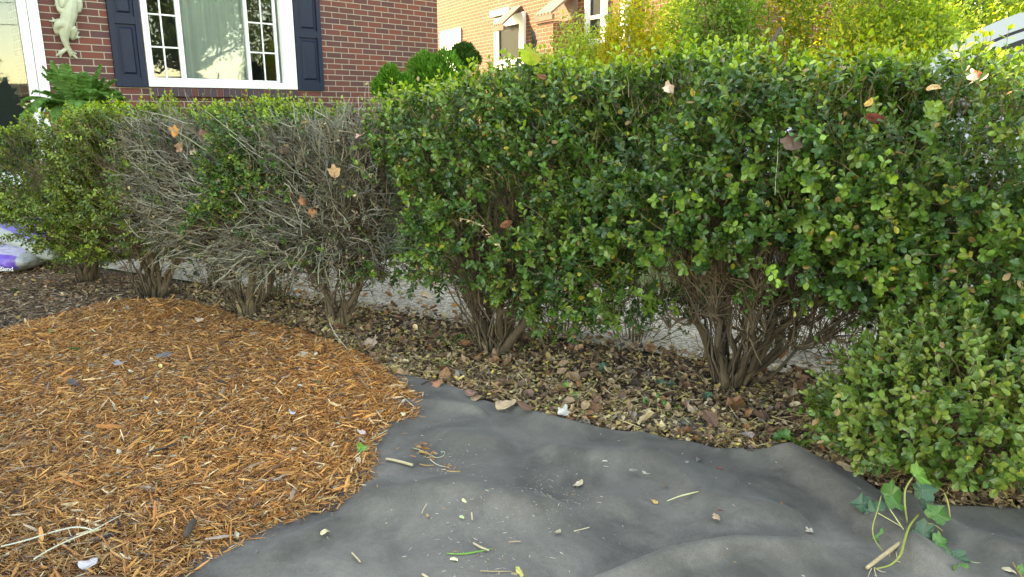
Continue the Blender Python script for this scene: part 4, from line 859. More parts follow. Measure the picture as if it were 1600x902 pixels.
zz = bw(930, 28)[1]; bwin((917, 10), (950, 10), (930, -30), bw(930, 75)[1], .14, [zz])
mb = MB(); s0 = bw(773, 26); mb.box((s0[0] - .05, -.09, s0[1] - .02), (bw(800, 20)[0], -.001, s0[1] + .10)); wbuild(mb, 'lintel', M_white, bh)
mb = MB(); a = bw(979, 10)[0]; mb.box((a, -.12, .2), (a + .14, -.001, 6.2)); wbuild(mb, 'downspout', M_white, bh, bevel=.01)
def awning(p_in, p_out, ptop, pbot, proj):
    a, b = bw(*p_in)[0], bw(*p_out)[0]; zt = bw(*ptop)[1]; zb2 = bw(*pbot, proj)[1]; m_ = MB(); n_ = 5
    for k in range(n_):
        x_, X_ = a + (b - a) * k / n_ + .012, a + (b - a) * (k + 1) / n_ - .012
        v = [(x_, -.01, zt), (X_, -.01, zt), (X_, -proj, zb2), (x_, -proj, zb2)]; v += [(p_[0], p_[1], p_[2] - .05) for p_ in v]
        m_.poly(v, [(0, 3, 2, 1), (4, 5, 6, 7), (0, 1, 5, 4), (1, 2, 6, 5), (2, 3, 7, 6), (3, 0, 4, 7)])
    m_.box((a, -.02, zb2 - .1), (b, -.001, zt - .07)); m_.box((a - .02, -proj, zb2 - .13), (b + .02, -proj + .05, zb2 - .045)); wbuild(m_, 'awning', M_shake, bh)
awning((799, 13), (815, 13), (807, 10), (798, 33), .42)
bA, bB = bw(876, 10)[0], bw(903, 20)[0]; bz = bw(868, 18, .5)[1]; awning((876, -5), (903, -5), (890, -14), (868, 16), .53)
mb = MB(); mb.box((bA, -.5, -.02), (bB, -.001, bz - .14)); wbuild(mb, 'buttress', M_brickB, bh)

# ------------------------------------------------------------------ things across the road, seen mirrored in the windows
def tree(loc, hgt, rad, label, cols, n, seed, size=.16):
    rs = np.random.default_rng(seed); b = np.array([*loc, 0.]); T = thing('street_tree', label, 'tree', b, 'trees across the road'); f_ = MB(); pts = []
    for k in range(7):
        o_ = np.array([rs.normal(0, rad * .45), rs.normal(0, rad * .45), hgt * rs.uniform(.45, .82)]); pts.append(crown_leaves(f_, b + o_, (rad * .6, rad * .6, rad * .5), n // 7, size, cols, rs, -.2, 1.4))
    pts = np.concatenate(pts); tips = pts[rs.integers(0, len(pts), 40)]; P, rd = limbs(b + (0, 0, hgt * .3), tips, .07, seed, K=6, wig=.15)
    s_ = MB(); s_.tubes(P, rd, 5, (.10, .08, .06), caps=False); s_.build('limbs', M_bark, T)
    s_ = MB(); tq = np.linspace(0, 1, 6)[:, None]; s_.tubes((b + tq * (0, 0, hgt * .4) + rs.normal(0, .04, (6, 3)))[None], np.linspace(.24, .16, 6)[None], 9, (.10, .08, .06)); s_.build('trunk', M_bark, T, smooth=True)
    f_.build('crown', M_shrub, T)
TG = [(.04, .08, .02), (.07, .12, .03), (.10, .15, .03)]
tree((19, -1.5), 8.5, 3.4, 'broad green tree mirrored in the large front window', TG, 20000, 41)
tree((24, 3.5), 7.0, 3.0, 'darker tree mirrored in the right light of the front window', TG, 14000, 42)
tree((21, -13.5), 5.2, 3.0, 'low dark tree mirrored in the glass at the left edge', TG, 12000, 43)
tree((26, -22), 6.5, 3.0, 'paler tree mirrored at the far left of the glass', [(.08, .12, .03), (.14, .17, .05)], 5000, 44)
nh = thing('neighbour_house', 'small white clapboard house mirrored in the glass at the left edge', 'house', (104, -68, 0), rz=R(60))
mb = MB(); mb.box((-4, -3, -.02), (4, 3, 3)); mb.build('wall', simple('white_siding', (.7, .68, .62), .7, .05, 3), nh, origin=(0, 0, 0))
mb = MB(); v = [(-4.4, -3.4, 2.95), (4.4, -3.4, 2.95), (4.4, 0, 4.8), (-4.4, 0, 4.8), (4.4, 3.4, 2.95), (-4.4, 3.4, 2.95)]; v2 = [(a, b, c + .15) for a, b, c in v]
mb.poly(v + v2, [(0, 1, 2, 3), (3, 2, 4, 5), (6, 9, 8, 7), (9, 11, 10, 8), (0, 6, 7, 1), (5, 4, 10, 11), (1, 7, 8, 2), (2, 8, 10, 4), (0, 3, 9, 6), (3, 5, 11, 9)]); mb.build('roof', M_roof, nh, origin=(0, 0, 0))
for k in range(3):
    for fy in (-3.03, 2.99):
        mb = MB(); mb.box((-3 + k * 2.4, fy, 1), (-2 + k * 2.4, fy + .04, 2.3)); mb.build('window', glassmat('far_glass'), nh, origin=(0, 0, 0))
for k, (z, lab) in enumerate(((5.9, 'top'), (5.0, 'middle'), (4.3, 'lowest'))):
    t_ = np.linspace(0, 1, 30)[:, None]; a, b = np.array([8., -26, z]), np.array([22., 22, z + .4]); P = a + (b - a) * t_ - np.array([0, 0, 1.]) * (4 * t_ * (1 - t_)) * .7
    tag(MB().tubes(P[None], np.full((1, 30), .014), 5, (.02, .02, .02)).build('utility_wire', M_black, origin=P[0]), f'{lab} of the three dark utility wires mirrored in the glass', 'wire', 'utility wires over the road')

# ------------------------------------------------------------------ bagged mulch at the left end of the hedge
def bagmat():
    m, t, p = mat('printed_plastic'); a = N(t, 'ShaderNodeAttribute', attribute_name='Col'); tc = N(t, 'ShaderNodeTexCoord')
    n1 = N(t, 'ShaderNodeTexNoise', i_Scale=9.0, i_Detail=5.0, i_Distortion=1.5); t.links.new(tc.outputs['Object'], n1.inputs['Vector'])
    b = N(t, 'ShaderNodeBump', i_Strength=.9, i_Distance=.03); t.links.new(n1.outputs['Fac'], b.inputs['Height']); t.links.new(b.outputs[0], p.inputs['Normal'])
    t.links.new(a.outputs['Color'], p.inputs['Base Color']); p.inputs['Roughness'].default_value = .28; return m
M_bag = bagmat()
def bag(loc, L_, W_, T_, rot, label, band, seed):
    T0 = thing('mulch_bag', label, 'bag of mulch', loc, 'stacked mulch bags')
    n_u, n_v = 72, 56; us = np.linspace(-1, 1, n_u); vs = np.linspace(0, 2 * math.pi, n_v, endpoint=False); V = []; Cc = []
    for u in us:
        end = (1 - abs(u) ** 5) ** .5 if abs(u) < 1 else 0
        for a in vs:
            y = np.sign(math.cos(a)) * abs(math.cos(a)) ** .55 * W_ / 2 * (.90 + .10 * end); z = np.sign(math.sin(a)) * abs(math.sin(a)) ** .8 * T_ / 2 * (end * .97 + .03)
            V.append((u * L_ / 2, y, z)); q = band(u, math.cos(a), math.sin(a)); Cc.append(q)
    V = np.array(V); w1_ = noise(V * (4, 9, 9), 2.2, seed)[:, None] * .010 + noise(V * (14, 5, 9), 2.5, seed + 1)[:, None] * .006
    V = V + nrm(V * (0, 1, 1)) * w1_
    Rm = np.array(Matrix.Rotation(rot[2], 3, 'Z') @ Matrix.Rotation(rot[1], 3, 'Y') @ Matrix.Rotation(rot[0], 3, 'X')); V = V @ Rm.T
    V[:, 2] -= V[:, 2].min() if rot[3] else 0
    fs = [(k * n_v + j, (k + 1) * n_v + j, (k + 1) * n_v + (j + 1) % n_v, k * n_v + (j + 1) % n_v) for k in range(n_u - 1) for j in range(n_v)] + [tuple(range(n_v)), tuple((n_u - 1) * n_v + j for j in range(n_v))[::-1]]
    MB().poly(V, fs, np.array(Cc)).build('sack', M_bag, T0, origin=(0, 0, 0), smooth=True)
    return T0, Rm
PUR, WHT, SIL, BLU = (.13, .07, .44), (.42, .40, .56), (.32, .35, .35), (.17, .14, .48)
def bandA(u, c, s):   # purple on the front lower side, white top
    if u > .86: return SIL
    if c < -.2 and s < .62 and s > -.62: return PUR
    if c < -.2 and s <= -.62: return SIL
    return WHT if s > 0 and not (abs(u + .1) < .3 and s > .9 and abs(c) < .5) else PUR
b0 = G(22, 432); b0[0] -= .30; b0[1] += .26
bagA, _ = bag(b0, .80, .50, .16, (0, 0, R(-4), True), 'lowest purple and white mulch bag with white lettering on its front edge', bandA, 3)
cu = bpy.data.curves.new('lettering', 'FONT'); cu.body = 'Mulch Blend'; cu.size = .040; cu.extrude = .001; cu.align_x = 'RIGHT'
to = bpy.data.objects.new('tmp', cu); COL.objects.link(to); dg = bpy.context.evaluated_depsgraph_get(); me = bpy.data.meshes.new_from_object(to.evaluated_get(dg)); bpy.data.objects.remove(to)
lt = bpy.data.objects.new('lettering', me); COL.objects.link(lt); lt.parent = bagA; lt.rotation_euler = (R(90), 0, R(-4)); lt.location = (.325, -.292, .040); me.materials.clear(); me.materials.append(simple('white_print', (.8, .8, .85), .4, .02, 5))
def bandB(u, c, s):
    if c < -.55: return SIL
    return BLU if (s > .2 and -.5 < u < .8) else WHT
b1 = b0 + np.array([.26, .07, .225]); bag(b1, .62, .40, .12, (R(14), R(17), R(-12), False), 'silver edged mulch bag leaning on top of the purple one', bandB, 5)
b2 = b0 + np.array([.72, .55, 0]); bag(b2, .72, .46, .24, (0, 0, R(12), True), 'white and violet mulch bag lying behind the leftmost bush', lambda u, c, s: BLU if math.sin(u * 9) > .2 and s > -.3 else WHT, 8)

# ------------------------------------------------------------------ pale parked car behind the right part of the hedge
CP = EYE + ray(1530, 60) * 4.3; CP[2] = 0      # near side plane of the car, parallel to the hedge
def lp(px, py): q = PP(px, py, CP, E_V); return float(np.dot(q - CP, E_U)), float(q[2])
CY = 0.; CX = lp(1470, 85)[0] - 1.45
car = thing('parked_car', 'silver car with a raked windscreen parked behind the right end of the hedge', 'car', CP, rz=math.atan2(E_U[1], E_U[0]))
M_car = simple('silver_paint', (.34, .35, .365), .28, .03, 4, metal=.3); M_rub = simple('black_rubber', (.015, .015, .015), .7, .2, 20); M_cg = glassmat('car_glass', (.03, .045, .045), .04); M_rim = simple('alloy', (.5, .5, .52), .3, .05, 5, metal=.8)
A_ = [lp(1440, 106), lp(1470, 85), lp(1510, 60), lp(1550, 38), lp(1600, 18)]
px_ = [a[0] for a in A_]; pz_ = [a[1] for a in A_]
# body: lofted sections along x
st_ = [(0, .38, .62, .55), (.08, .30, .80, .72), (.35, .22, .90, .84), (.8, .20, .97, .89), (1.15, .2, 1.02, .90), (1.6, .2, 1.05, .90), (3.4, .2, 1.08, .90), (4.2, .24, 1.08, .88), (4.5, .32, .98, .80), (4.58, .42, .85, .70)]
V = []; ns_ = 16
for (x, zb3, zt3, hw3) in st_:
    for j in range(ns_):
        a = 2 * math.pi * j / ns_; c, s = math.cos(a), math.sin(a); V.append((CX + x, CY + .9 + np.sign(c) * abs(c) ** .35 * hw3, (zb3 + zt3) / 2 + np.sign(s) * abs(s) ** .45 * (zt3 - zb3) / 2))
fs = [(k * ns_ + j, k * ns_ + (j + 1) % ns_, (k + 1) * ns_ + (j + 1) % ns_, (k + 1) * ns_ + j) for k in range(len(st_) - 1) for j in range(ns_)] + [tuple(range(ns_))[::-1], tuple((len(st_) - 1) * ns_ + j for j in range(ns_))]
o = MB().poly(V, fs).build('body', M_car, car, origin=(0, 0, 0), smooth=True); ss = o.modifiers.new('s', 'SUBSURF'); ss.levels = ss.render_levels = 2
# roof line following the photograph's pillar, then on to the rear
xr = px_ + [px_[-1] + .35, px_[-1] + .9, px_[-1] + 1.5, px_[-1] + 1.9, px_[-1] + 2.15]; zr = pz_ + [pz_[-1] + .08, pz_[-1] + .10, pz_[-1] + .05, pz_[-1] - .15, 1.08]
xr = [xr[0] - .35] + xr; zr = [zr[0] - .20] + zr
tq = np.linspace(0, len(xr) - 1, 46); XR = np.interp(tq, range(len(xr)), xr); ZR = np.interp(tq, range(len(zr)), zr)
for _ in range(2): XR[1:-1] = (XR[:-2] + XR[1:-1] * 2 + XR[2:]) / 4; ZR[1:-1] = (ZR[:-2] + ZR[1:-1] * 2 + ZR[2:]) / 4
inset = np.clip((ZR - 1.0) * .22, 0, .2) + .06
def strip(off_a, off_b, name, m_, dy=0., th=.035):
    """ribbon following the roof line on both sides, between two depths below it"""
    for sd_ in (0, 1):
        V = []; n_ = len(XR)
        for k in range(n_):
            for (of, yy) in ((off_a, 0), (off_b, 0), (off_b, th), (off_a, th)):
                y = CY + inset[k] - dy + yy - of * .15; y = y if sd_ == 0 else 2 * (CY + .9) - y
                V.append((XR[k] + of * .45, y, ZR[k] - of))
        fs = [(k * 4 + j, k * 4 + (j + 1) % 4, (k + 1) * 4 + (j + 1) % 4, (k + 1) * 4 + j) for k in range(n_ - 1) for j in range(4)]
        MB().poly(V, fs).build(name, m_, car, origin=(0, 0, 0), smooth=False)
strip(-.012, .072, 'roof_pillar', M_car); strip(.073, .088, 'window_seal', M_rub, -.004); strip(.089, .128, 'door_frame', M_car, .004); strip(.129, .165, 'window_seal', M_rub, .0)
# roof skin + windscreen + rear screen
k1 = int(np.argmin(abs(XR - (px_[-1] + .15)))); k2 = int(np.argmin(abs(XR - (px_[-1] + 1.5))))
def skin(a, b, name, m_, dz=-.01):
    V = []; q = 10
    for k in range(a, b + 1):
        for j in range(q + 1):
            f = j / q; y0 = CY + inset[k] + .012; y1 = 2 * (CY + .9) - y0; V.append((XR[k], y0 + (y1 - y0) * f, ZR[k] + dz + .035 * math.sin(f * math.pi)))
    fs = [(i * (q + 1) + j, i * (q + 1) + j + 1, (i + 1) * (q + 1) + j + 1, (i + 1) * (q + 1) + j) for i in range(b - a) for j in range(q)]
    MB().poly(V, fs).build(name, m_, car, origin=(0, 0, 0), smooth=True)
skin(0, k1, 'windscreen', M_cg); skin(k1, k2, 'roof', M_car, .002); skin(k2, len(XR) - 1, 'rear_window', M_cg)
for sd_ in (0, 1):
    V = []; n_ = len(XR)
    for k in range(n_):
        for of in (.14, None):
            z = ZR[k] - of if of is not None else 1.02; z = max(z, 1.0); ins = max(.05, (z - 1.0) * .22 + .055); y = CY + ins + .02; y = y if sd_ == 0 else 2 * (CY + .9) - y; V.append((XR[k] + .06, y, z))
    MB().poly(V, [(2 * k, 2 * k + 1, 2 * k + 3, 2 * k + 2) for k in range(2, n_ - 3)]).build('side_window', M_cg, car, origin=(0, 0, 0))
    mb = MB(); y = CY + .02 if sd_ == 0 else CY + 1.78; mb.box((XR[10], y - .09, 1.05), (XR[10] + .13, y + .09, 1.20)); mb.build('mirror', M_car, car, origin=(0, 0, 0), bevel=.03)
for x in (.85, 3.65):
    for y in (CY + .03, CY + 1.77):
        th_ = np.arange(28) * 2 * math.pi / 28; rows_ = [(-.10, .30), (-.11, .33), (-.06, .345), (.06, .345), (.11, .33), (.10, .30)]
        V = [(CX + x + r_ * math.cos(a), y + d_, .345 + r_ * math.sin(a)) for d_, r_ in rows_ for a in th_]
        fs = [(k * 28 + j, k * 28 + (j + 1) % 28, (k + 1) * 28 + (j + 1) % 28, (k + 1) * 28 + j) for k in range(5) for j in range(28)] + [tuple(range(28))[::-1], tuple(5 * 28 + j for j in range(28))]
        wo = MB().poly(V, fs).build('wheel', M_rub, car, origin=(0, 0, 0), smooth=True)
        mb = MB(); sy = -1 if y < CY + .9 else 1
        for k in range(5):
            a = k * 2 * math.pi / 5; c, s = math.cos(a), math.sin(a); q = [(.03, -.03), (.25, -.022), (.25, .022), (.03, .03)]; v = [(CX + x + r_ * c - w_ * s, y + sy * .105 + dd, .345 + r_ * s + w_ * c) for dd in (0, sy * .012) for r_, w_ in q]
            mb.poly(v, [(0, 1, 2, 3), (7, 6, 5, 4), (0, 4, 5, 1), (1, 5, 6, 2), (2, 6, 7, 3), (3, 7, 4, 0)])
        V = [(CX + x + r_ * math.cos(a), y + sy * dd, .345 + r_ * math.sin(a)) for dd, r_ in ((.104, .29), (.122, .27), (.104, .24)) for a in th_]; mb.poly(V, [(k * 28 + j, k * 28 + (j + 1) % 28, (k + 1) * 28 + (j + 1) % 28, (k + 1) * 28 + j) for k in range(2) for j in range(28)])
        rim = mb.build('rim', M_rim, wo, origin=(0, 0, 0))
for y in (CY + .22, CY + 1.32):
    mb = MB(); mb.box((CX + .0, y, .62), (CX + .22, y + .26, .76)); mb.build('headlight', simple('lamp_lens', (.75, .78, .8), .1, .02, 5), car, origin=(0, 0, 0), bevel=.04)

# ------------------------------------------------------------------ dark finial rising behind the hedge
fp = PY(833, 74, 4.6); gp = fp.copy(); gp[2] = 0
fin = thing('garden_stake', 'slim black metal stake with a bird shaped finial behind the yellow leaf', 'garden stake', gp)
MB().tubes(np.array([[gp + (0, 0, 0), gp + (0, 0, .6), gp + (0, 0, fp[2] - 1e-3)]]), np.array([[.006, .006, .006]]), 8).build('rod', M_black, fin)
mb = MB(); k_ = 4.6 / FPX
for ch in ([(835, 50, 1.8), (833, 53, 2.8), (834, 58, 3.6), (834, 63, 3.0), (835, 68, 1.8)], [(829, 47, 1.0), (832, 51, 2.6), (833, 54, 3)], [(831, 64, 1.6), (832, 70, 1.4), (834, 76, 1.2)], [(838, 62, 2), (837, 70, 1.6), (835, 76, 1.3)]):
    mb.tubes(np.array([[PY(x, y, 4.6) for x, y, r_ in ch]]), np.array([[r_ * k_ for x, y, r_ in ch]]), 9)
o = mb.build('finial', M_black, fin, smooth=True); rm = o.modifiers.new('r', 'REMESH'); rm.mode = 'VOXEL'; rm.voxel_size = .0022; rm.use_smooth_shade = True
# cut branch sticking up from the shrubs
a, b = PY(1203, 72, 6.4), PY(1219, 44, 6.4); g0 = a + (a - b) * 3; g0[2] = 0
tag(MB().tubes(np.array([[g0, a + (a - b) * 1.2, a, b]]), np.array([[.03, .022, .018, .015]]), 7, (.09, .08, .07)).build('branch_stub', M_bark, origin=g0, smooth=True), 'bare dark branch stub leaning up among the green shrubs', 'branch')

# ------------------------------------------------------------------ big fallen leaves caught in the hedge and lying about
def lobed(n_l=5, k=60):
    a = np.linspace(0, 2 * math.pi, k, endpoint=False); r_ = np.zeros(k)
    for j in range(n_l):
        c = math.pi / 2 + (j - (n_l - 1) / 2) * 1.05; d = np.angle(np.exp(1j * (a - c))); L_ = [.62, .85, 1.0, .85, .62][j] if n_l == 5 else [.8, 1, .8][j]
        r_ = np.maximum(r_, L_ * np.exp(-(d / .60) ** 2))
    return a, np.maximum(r_ * (1 + .06 * np.sin(a * 23)), .62)
def oval(k=40):
    a = np.linspace(0, 2 * math.pi, k, endpoint=False); return a, 1 / np.sqrt((np.cos(a) / .5) ** 2 + np.sin(a) ** 2) * (1 + .03 * np.sin(5 * a))
def big_leaf(name, label, cat, pos, size, col, normal=(0, -1, .5), rot=0., curl=.5, shape='lobed', mat_=None, group=None, seed=0, stalk=True, col2=None):
    rs = np.random.default_rng(seed + int(abs(pos[0]) * 1000)); a, r_ = lobed() if shape == 'lobed' else oval(); K = len(a); V = [(0, 0, 0)]
    for f in (.35, .7, 1.0):
        for j in range(K): V.append((f * r_[j] * math.cos(a[j]), f * r_[j] * math.sin(a[j]), 0))
    V = np.array(V); rr_ = np.hypot(V[:, 0], V[:, 1]); ax_ = rs.uniform(0, 3.1)
    q = V[:, 0] * math.cos(ax_) + V[:, 1] * math.sin(ax_)
    kk = curl * 1.5; sg_ = rs.choice([-1, 1]); dq = np.sin(kk * q) / kk - q; V[:, 0] += dq * math.cos(ax_); V[:, 1] += dq * math.sin(ax_)
    V[:, 2] = sg_ * (1 - np.cos(kk * q)) / kk + curl * (.12 * np.sin(V[:, 0] * 7 + seed) * rr_ + .10 * np.sin(V[:, 1] * 8) * rr_) - .05 * np.exp(-(V[:, 0] / .06) ** 2)
    nz_ = nrm(nrm(np.array(normal, float)) + rs.normal(0, .33 if group == GL else .12, 3)); curl = curl * 1.6; x = nrm(np.cross((0.02, 1, .3), nz_)); y = np.cross(nz_, x); c, s = math.cos(rot), math.sin(rot); x, y = x * c + y * s, -x * s + y * c
    W_ = np.array(pos) + (V @ np.array([x, y, nz_])) * size
    fs = [(0, 1 + j, 1 + (j + 1) % K) for j in range(K)] + [(1 + q * K + j, 1 + (q + 1) * K + j, 1 + (q + 1) * K + (j + 1) % K, 1 + q * K + (j + 1) % K) for q in range(2) for j in range(K)]
    cc = np.tile(np.array(col), (len(V), 1)) * (1 + .25 * np.sin(rr_ * 9 + V[:, 0] * 6))[:, None]
    if col2 is not None: f = np.clip((V[:, 0] * .8 + V[:, 1] * .5 + .1) * 2, 0, 1)[:, None]; cc = cc * (1 - f) + np.array(col2) * f
    mb_ = MB().poly(W_, fs, cc)
    if stalk: 
        st = np.array([(0, 0, 0), (0, -.45, .05), (.05, -.95, .18)]); mb_.tubes((np.array(pos) + (st @ np.array([x, y, nz_])) * size)[None], np.array([[.0012, .001, .001]]), 4, np.array(col) * .8)
    o = mb_.build(name, mat_ or M_dry, origin=np.array(pos), smooth=True); return tag(o, label, cat, group)
GL = 'fallen leaves caught in the hedge'
def hl(px, py, size, col, label, v=.36, **k): return big_leaf('fallen_leaf', label, 'fallen leaf', on_front(px, py, v - .012), size * .9, tuple(np.array(col) * .85), group=GL, **k)
hl(1238, 222, .052, (.15, .10, .085), 'large grey brown shrivelled leaf hanging on the hedge front', v=.405, normal=(.5, -1, .15), rot=.5, curl=1.25, seed=12, col2=(.07, .045, .035))
hl(1366, 185, .030, (.15, .03, .018), 'shiny dark red brown leaf in the hedge', v=.40, normal=(.1, -1, .6), rot=-1.4, curl=.7, shape='oval', seed=3)
hl(1357, 162, .020, (.50, .30, .08), 'small yellow leaf just above the dark red brown one', v=.42, normal=(.1, -.6, .9), rot=-1.0, curl=.6, shape='oval', seed=4)
hl(1521, 119, .026, (.62, .50, .38), 'pale cream and red leaf on top of the hedge at the right', v=.42, normal=(-.3, -.5, 1), rot=-.6, curl=.6, seed=5, col2=(.35, .05, .03))
hl(1459, 136, .020, (.55, .34, .18), 'small tan orange leaf lying on the hedge top left of the cream one', v=.40, normal=(0, -.5, 1), rot=1.2, curl=.5, shape='oval', seed=6)
hl(1046, 138, .033, (.55, .40, .30), 'pinkish tan curled leaf near the hedge top right of the middle', v=.38, normal=(.2, -.8, .6), rot=.3, curl=.8, seed=7, col2=(.40, .26, .18))
big_leaf('fallen_leaf', 'large yellow green leaf standing on the hedge top below the black finial', 'fallen leaf', on_front(829, 88, .30), .056, (.36, .46, .035), normal=(.1, -1, .35), rot=.25, curl=.5, group=GL, seed=8, mat_=M_shrub, col2=(.50, .42, .05))
hl(846, 120, .022, (.24, .09, .05), 'small brown leaf below the large yellow green leaf', v=.30, normal=(0, -1, .5), rot=2, curl=.6, shape='oval', seed=9)
hl(272, 206, .042, (.55, .24, .07), 'bright orange leaf above the left patch of bare twigs', v=.38, normal=(.1, -1, .4), rot=.4, curl=.6, seed=10)
hl(318, 210, .036, (.22, .10, .08), 'narrow dark brown leaf right of the bright orange one', v=.38, normal=(.9, -.6, .2), rot=.2, curl=.6, seed=11)
hl(522, 270, .040, (.48, .28, .15), 'tan maple leaf resting on the grey twigs', v=.40, normal=(.2, -.8, .7), rot=.5, curl=.55, seed=12)
hl(563, 213, .036, (.45, .27, .20), 'pinkish brown leaf at the edge where grey twigs meet green leaves', v=.39, normal=(0, -.8, .8), rot=-.4, curl=.7, seed=13)
hl(474, 315, .032, (.35, .15, .08), 'rust brown leaf hanging left in the grey twigs', v=.37, normal=(.3, -1, .2), rot=1, curl=.7, seed=14)
hl(488, 330, .030, (.30, .14, .08), 'darker rust leaf just below right of its neighbour in the grey twigs', v=.36, normal=(-.3, -1, .2), rot=2.2, curl=.8, seed=15)
hl(443, 235, .028, (.10, .055, .045), 'small dark brown leaf high in the grey twigs', v=.37, normal=(.3, -1, .2), rot=.2, curl=.8, seed=16)
hl(282, 230, .036, (.33, .20, .14), 'brown leaf below the bright orange leaf', v=.37, normal=(0, -.8, .7), rot=1.4, curl=.8, seed=17)
hl(302, 240, .030, (.45, .33, .26), 'dull pinkish leaf lying deepest in the left twigs', v=.34, normal=(0, -.8, .7), rot=-.4, curl=.8, seed=18)
hl(792, 350, .030, (.22, .085, .045), 'slender rust brown leaf in a gap of the green hedge', v=.37, normal=(.8, -1, .1), rot=-.6, curl=.9, shape='oval', seed=19)
hl(360, 418, .026, (.50, .34, .18), 'pale tan leaf hanging low between two stems', v=.1, normal=(.3, -1, .1), rot=.2, curl=.7, shape='oval', seed=20)
hl(190, 160, .020, (.62, .20, .04), 'small vivid orange leaf on the hedge top below the fern', v=.10, normal=(.1, -.7, .8), rot=.2, curl=.5, seed=21)
hl(1596, 622, .022, (.62, .50, .10), 'yellow leaf at the right edge of the photo', v=.36, normal=(.1, -1, .3), rot=.2, curl=.5, shape='oval', seed=22)
hl(130, 398, .028, (.42, .13, .05), 'orange brown leaf by the stems of the leftmost bush', v=.0, normal=(.1, -1, .3), rot=1.2, curl=.7, seed=23)
# withered shoot
P = np.array([on_front(x, y, .395) for x, y in [(718, 341), (735, 345), (752, 353), (765, 366), (776, 380), (783, 388)]])
ws = thing('withered_shoot', 'withered boxwood shoot with pale cream leaves in the green hedge', 'dead shoot', P[0])
MB().tubes(P[None], np.linspace(.0014, .0008, 6)[None], 4, (.35, .22, .12)).build('stem', M_twig, ws)
mb = MB(); rs = np.random.default_rng(5); Pi = np.vstack([P[i] * (1 - f) + P[i + 1] * f for i in range(5) for f in (0, .33, .66)]); x, y, z = rnd_frames(15, .9); x = nrm(x * 1.1 + np.array([0, 0, -.8])); z = nrm(np.cross(x, y)); y = np.cross(z, x)
mb.inst(BL_TV, BL_FS, np.stack([x * .015, y * .014, z * .015], 1), Pi, np.tile((.60, .48, .30), (15, 1)) * rs.uniform(.8, 1.1, (15, 1))); mb.build('leaves', M_dry, ws)
# thread hanging by the shrivelled leaf
P = np.array([on_front(x, y, .385) for x, y in [(1216, 215), (1215, 250), (1212, 280), (1211, 305)]]); tag(MB().tubes(P[None], np.full((1, 4), .0007), 4, (.45, .45, .42)).build('hanging_stalk', M_twig, origin=P[0]), 'thin pale stalk hanging beside the shrivelled leaf', 'stalk')

# ------------------------------------------------------------------ bits on the fabric
def fz(px, py, up=.0):
    p_ = G(px, py); p_[2] = float(fab_h(p_[None, :2])[0]) + .004 + up
    q = G(px, py, p_[2]); return q
def mz(px, py, up=.0):
    p_ = G(px, py); q = G(px, py, float(mulch_h(p_[None, :2])[0]) + .018 + up); return q
GF = 'bits fallen on the grey fabric'
def fl(px, py, size, col, label, shape='oval', rot=0, curl=.5, seed=0, up=.003, g=GF, f=fz, **k): return big_leaf('fallen_leaf', label, 'fallen leaf', f(px, py, up), size, col, (RNG.normal(0, .12), RNG.normal(0, .12), 1), rot, curl, shape, group=g, seed=seed, stalk=False, **k)
fl(725, 782, .0095, (.62, .58, .30), 'cream oval leaf in the middle of the grey fabric', rot=.6)
fl(709, 873, .011, (.66, .64, .38), 'pale yellow leaf next to the green grass blade on the fabric', rot=1.2)
fl(903, 757, .017, (.42, .34, .24), 'curled tan leaf right of the fabric centre', rot=-1.0, curl=.8, seed=2)
fl(1022, 784, .012, (.55, .34, .12), 'orange yellow leaf left of the long straw on the fabric', rot=.9, curl=.7, seed=3)
fl(1174, 780, .018, (.34, .28, .21), 'flat grey tan leaf right of the long straw', rot=1.1, curl=.3, seed=4)
fl(1120, 808, .017, (.42, .28, .18), 'crumpled tan leaf in the right half of the fabric', shape='lobed', rot=.3, curl=1.0, seed=5)
fl(1125, 798, .009, (.16, .06, .05), 'tiny dark red leaf touching the crumpled tan one', rot=1.3, curl=.5, seed=6)
fl(1223, 789, .011, (.20, .10, .06), 'small dark brown leaf near the diagonal fold', rot=.3, curl=.6, seed=7)
fl(1230, 797, .010, (.36, .27, .20), 'small pinkish tan leaf touching the dark brown one', rot=1.9, curl=.6, seed=8)
fl(1265, 830, .013, (.34, .29, .24), 'grey tan leaf below the diagonal fold', shape='lobed', rot=.3, curl=.6, seed=9)
fl(981, 706, .013, (.20, .07, .05), 'dark red brown leaf near the upper edge of the fabric', shape='lobed', rot=1.5, curl=.5, seed=10)
fl(945, 720, .008, (.62, .60, .50), 'tiny white leaf near the upper edge of the fabric', rot=1.5, curl=.3, seed=11)
fl(990, 735, .012, (.20, .19, .17), 'dark grey leaf left of a thin pale leaf', rot=1.3, curl=.4, seed=12)
fl(1010, 740, .013, (.38, .36, .28), 'thin pale leaf right of the dark grey one', rot=1.4, curl=.8, seed=13)
fl(1037, 756, .014, (.17, .13, .10), 'narrow brown leaf just above the long straw', rot=1.5, curl=.8, seed=14)
fl(1072, 722, .010, (.26, .25, .23), 'small grey leaf beside a curled dark one', rot=1.1, curl=.4, seed=15)
fl(1091, 719, .012, (.22, .17, .14), 'curled dark leaf with a pointed tip near the litter', rot=.4, curl=1.0, seed=16)
fl(1124, 731, .009, (.22, .07, .06), 'small dull red leaf right of the curled dark one', rot=.9, curl=.4, seed=17)
fl(812, 893, .017, (.58, .50, .14), 'yellow leaf at the bottom edge of the photo', rot=.2, curl=.6, seed=18)
fl(803, 897, .015, (.34, .25, .15), 'brown leaf touching the yellow one at the bottom edge', rot=-.4, curl=.8, seed=19)
fl(721, 807, .009, (.45, .55, .25), 'pale green leaf crumb below the cream oval leaf', rot=.9, curl=.5, seed=20)
fl(508, 829, .015, (.55, .46, .26), 'cream curled leaf on the fabric beside the mulch edge', rot=-.8, curl=.8, seed=21)
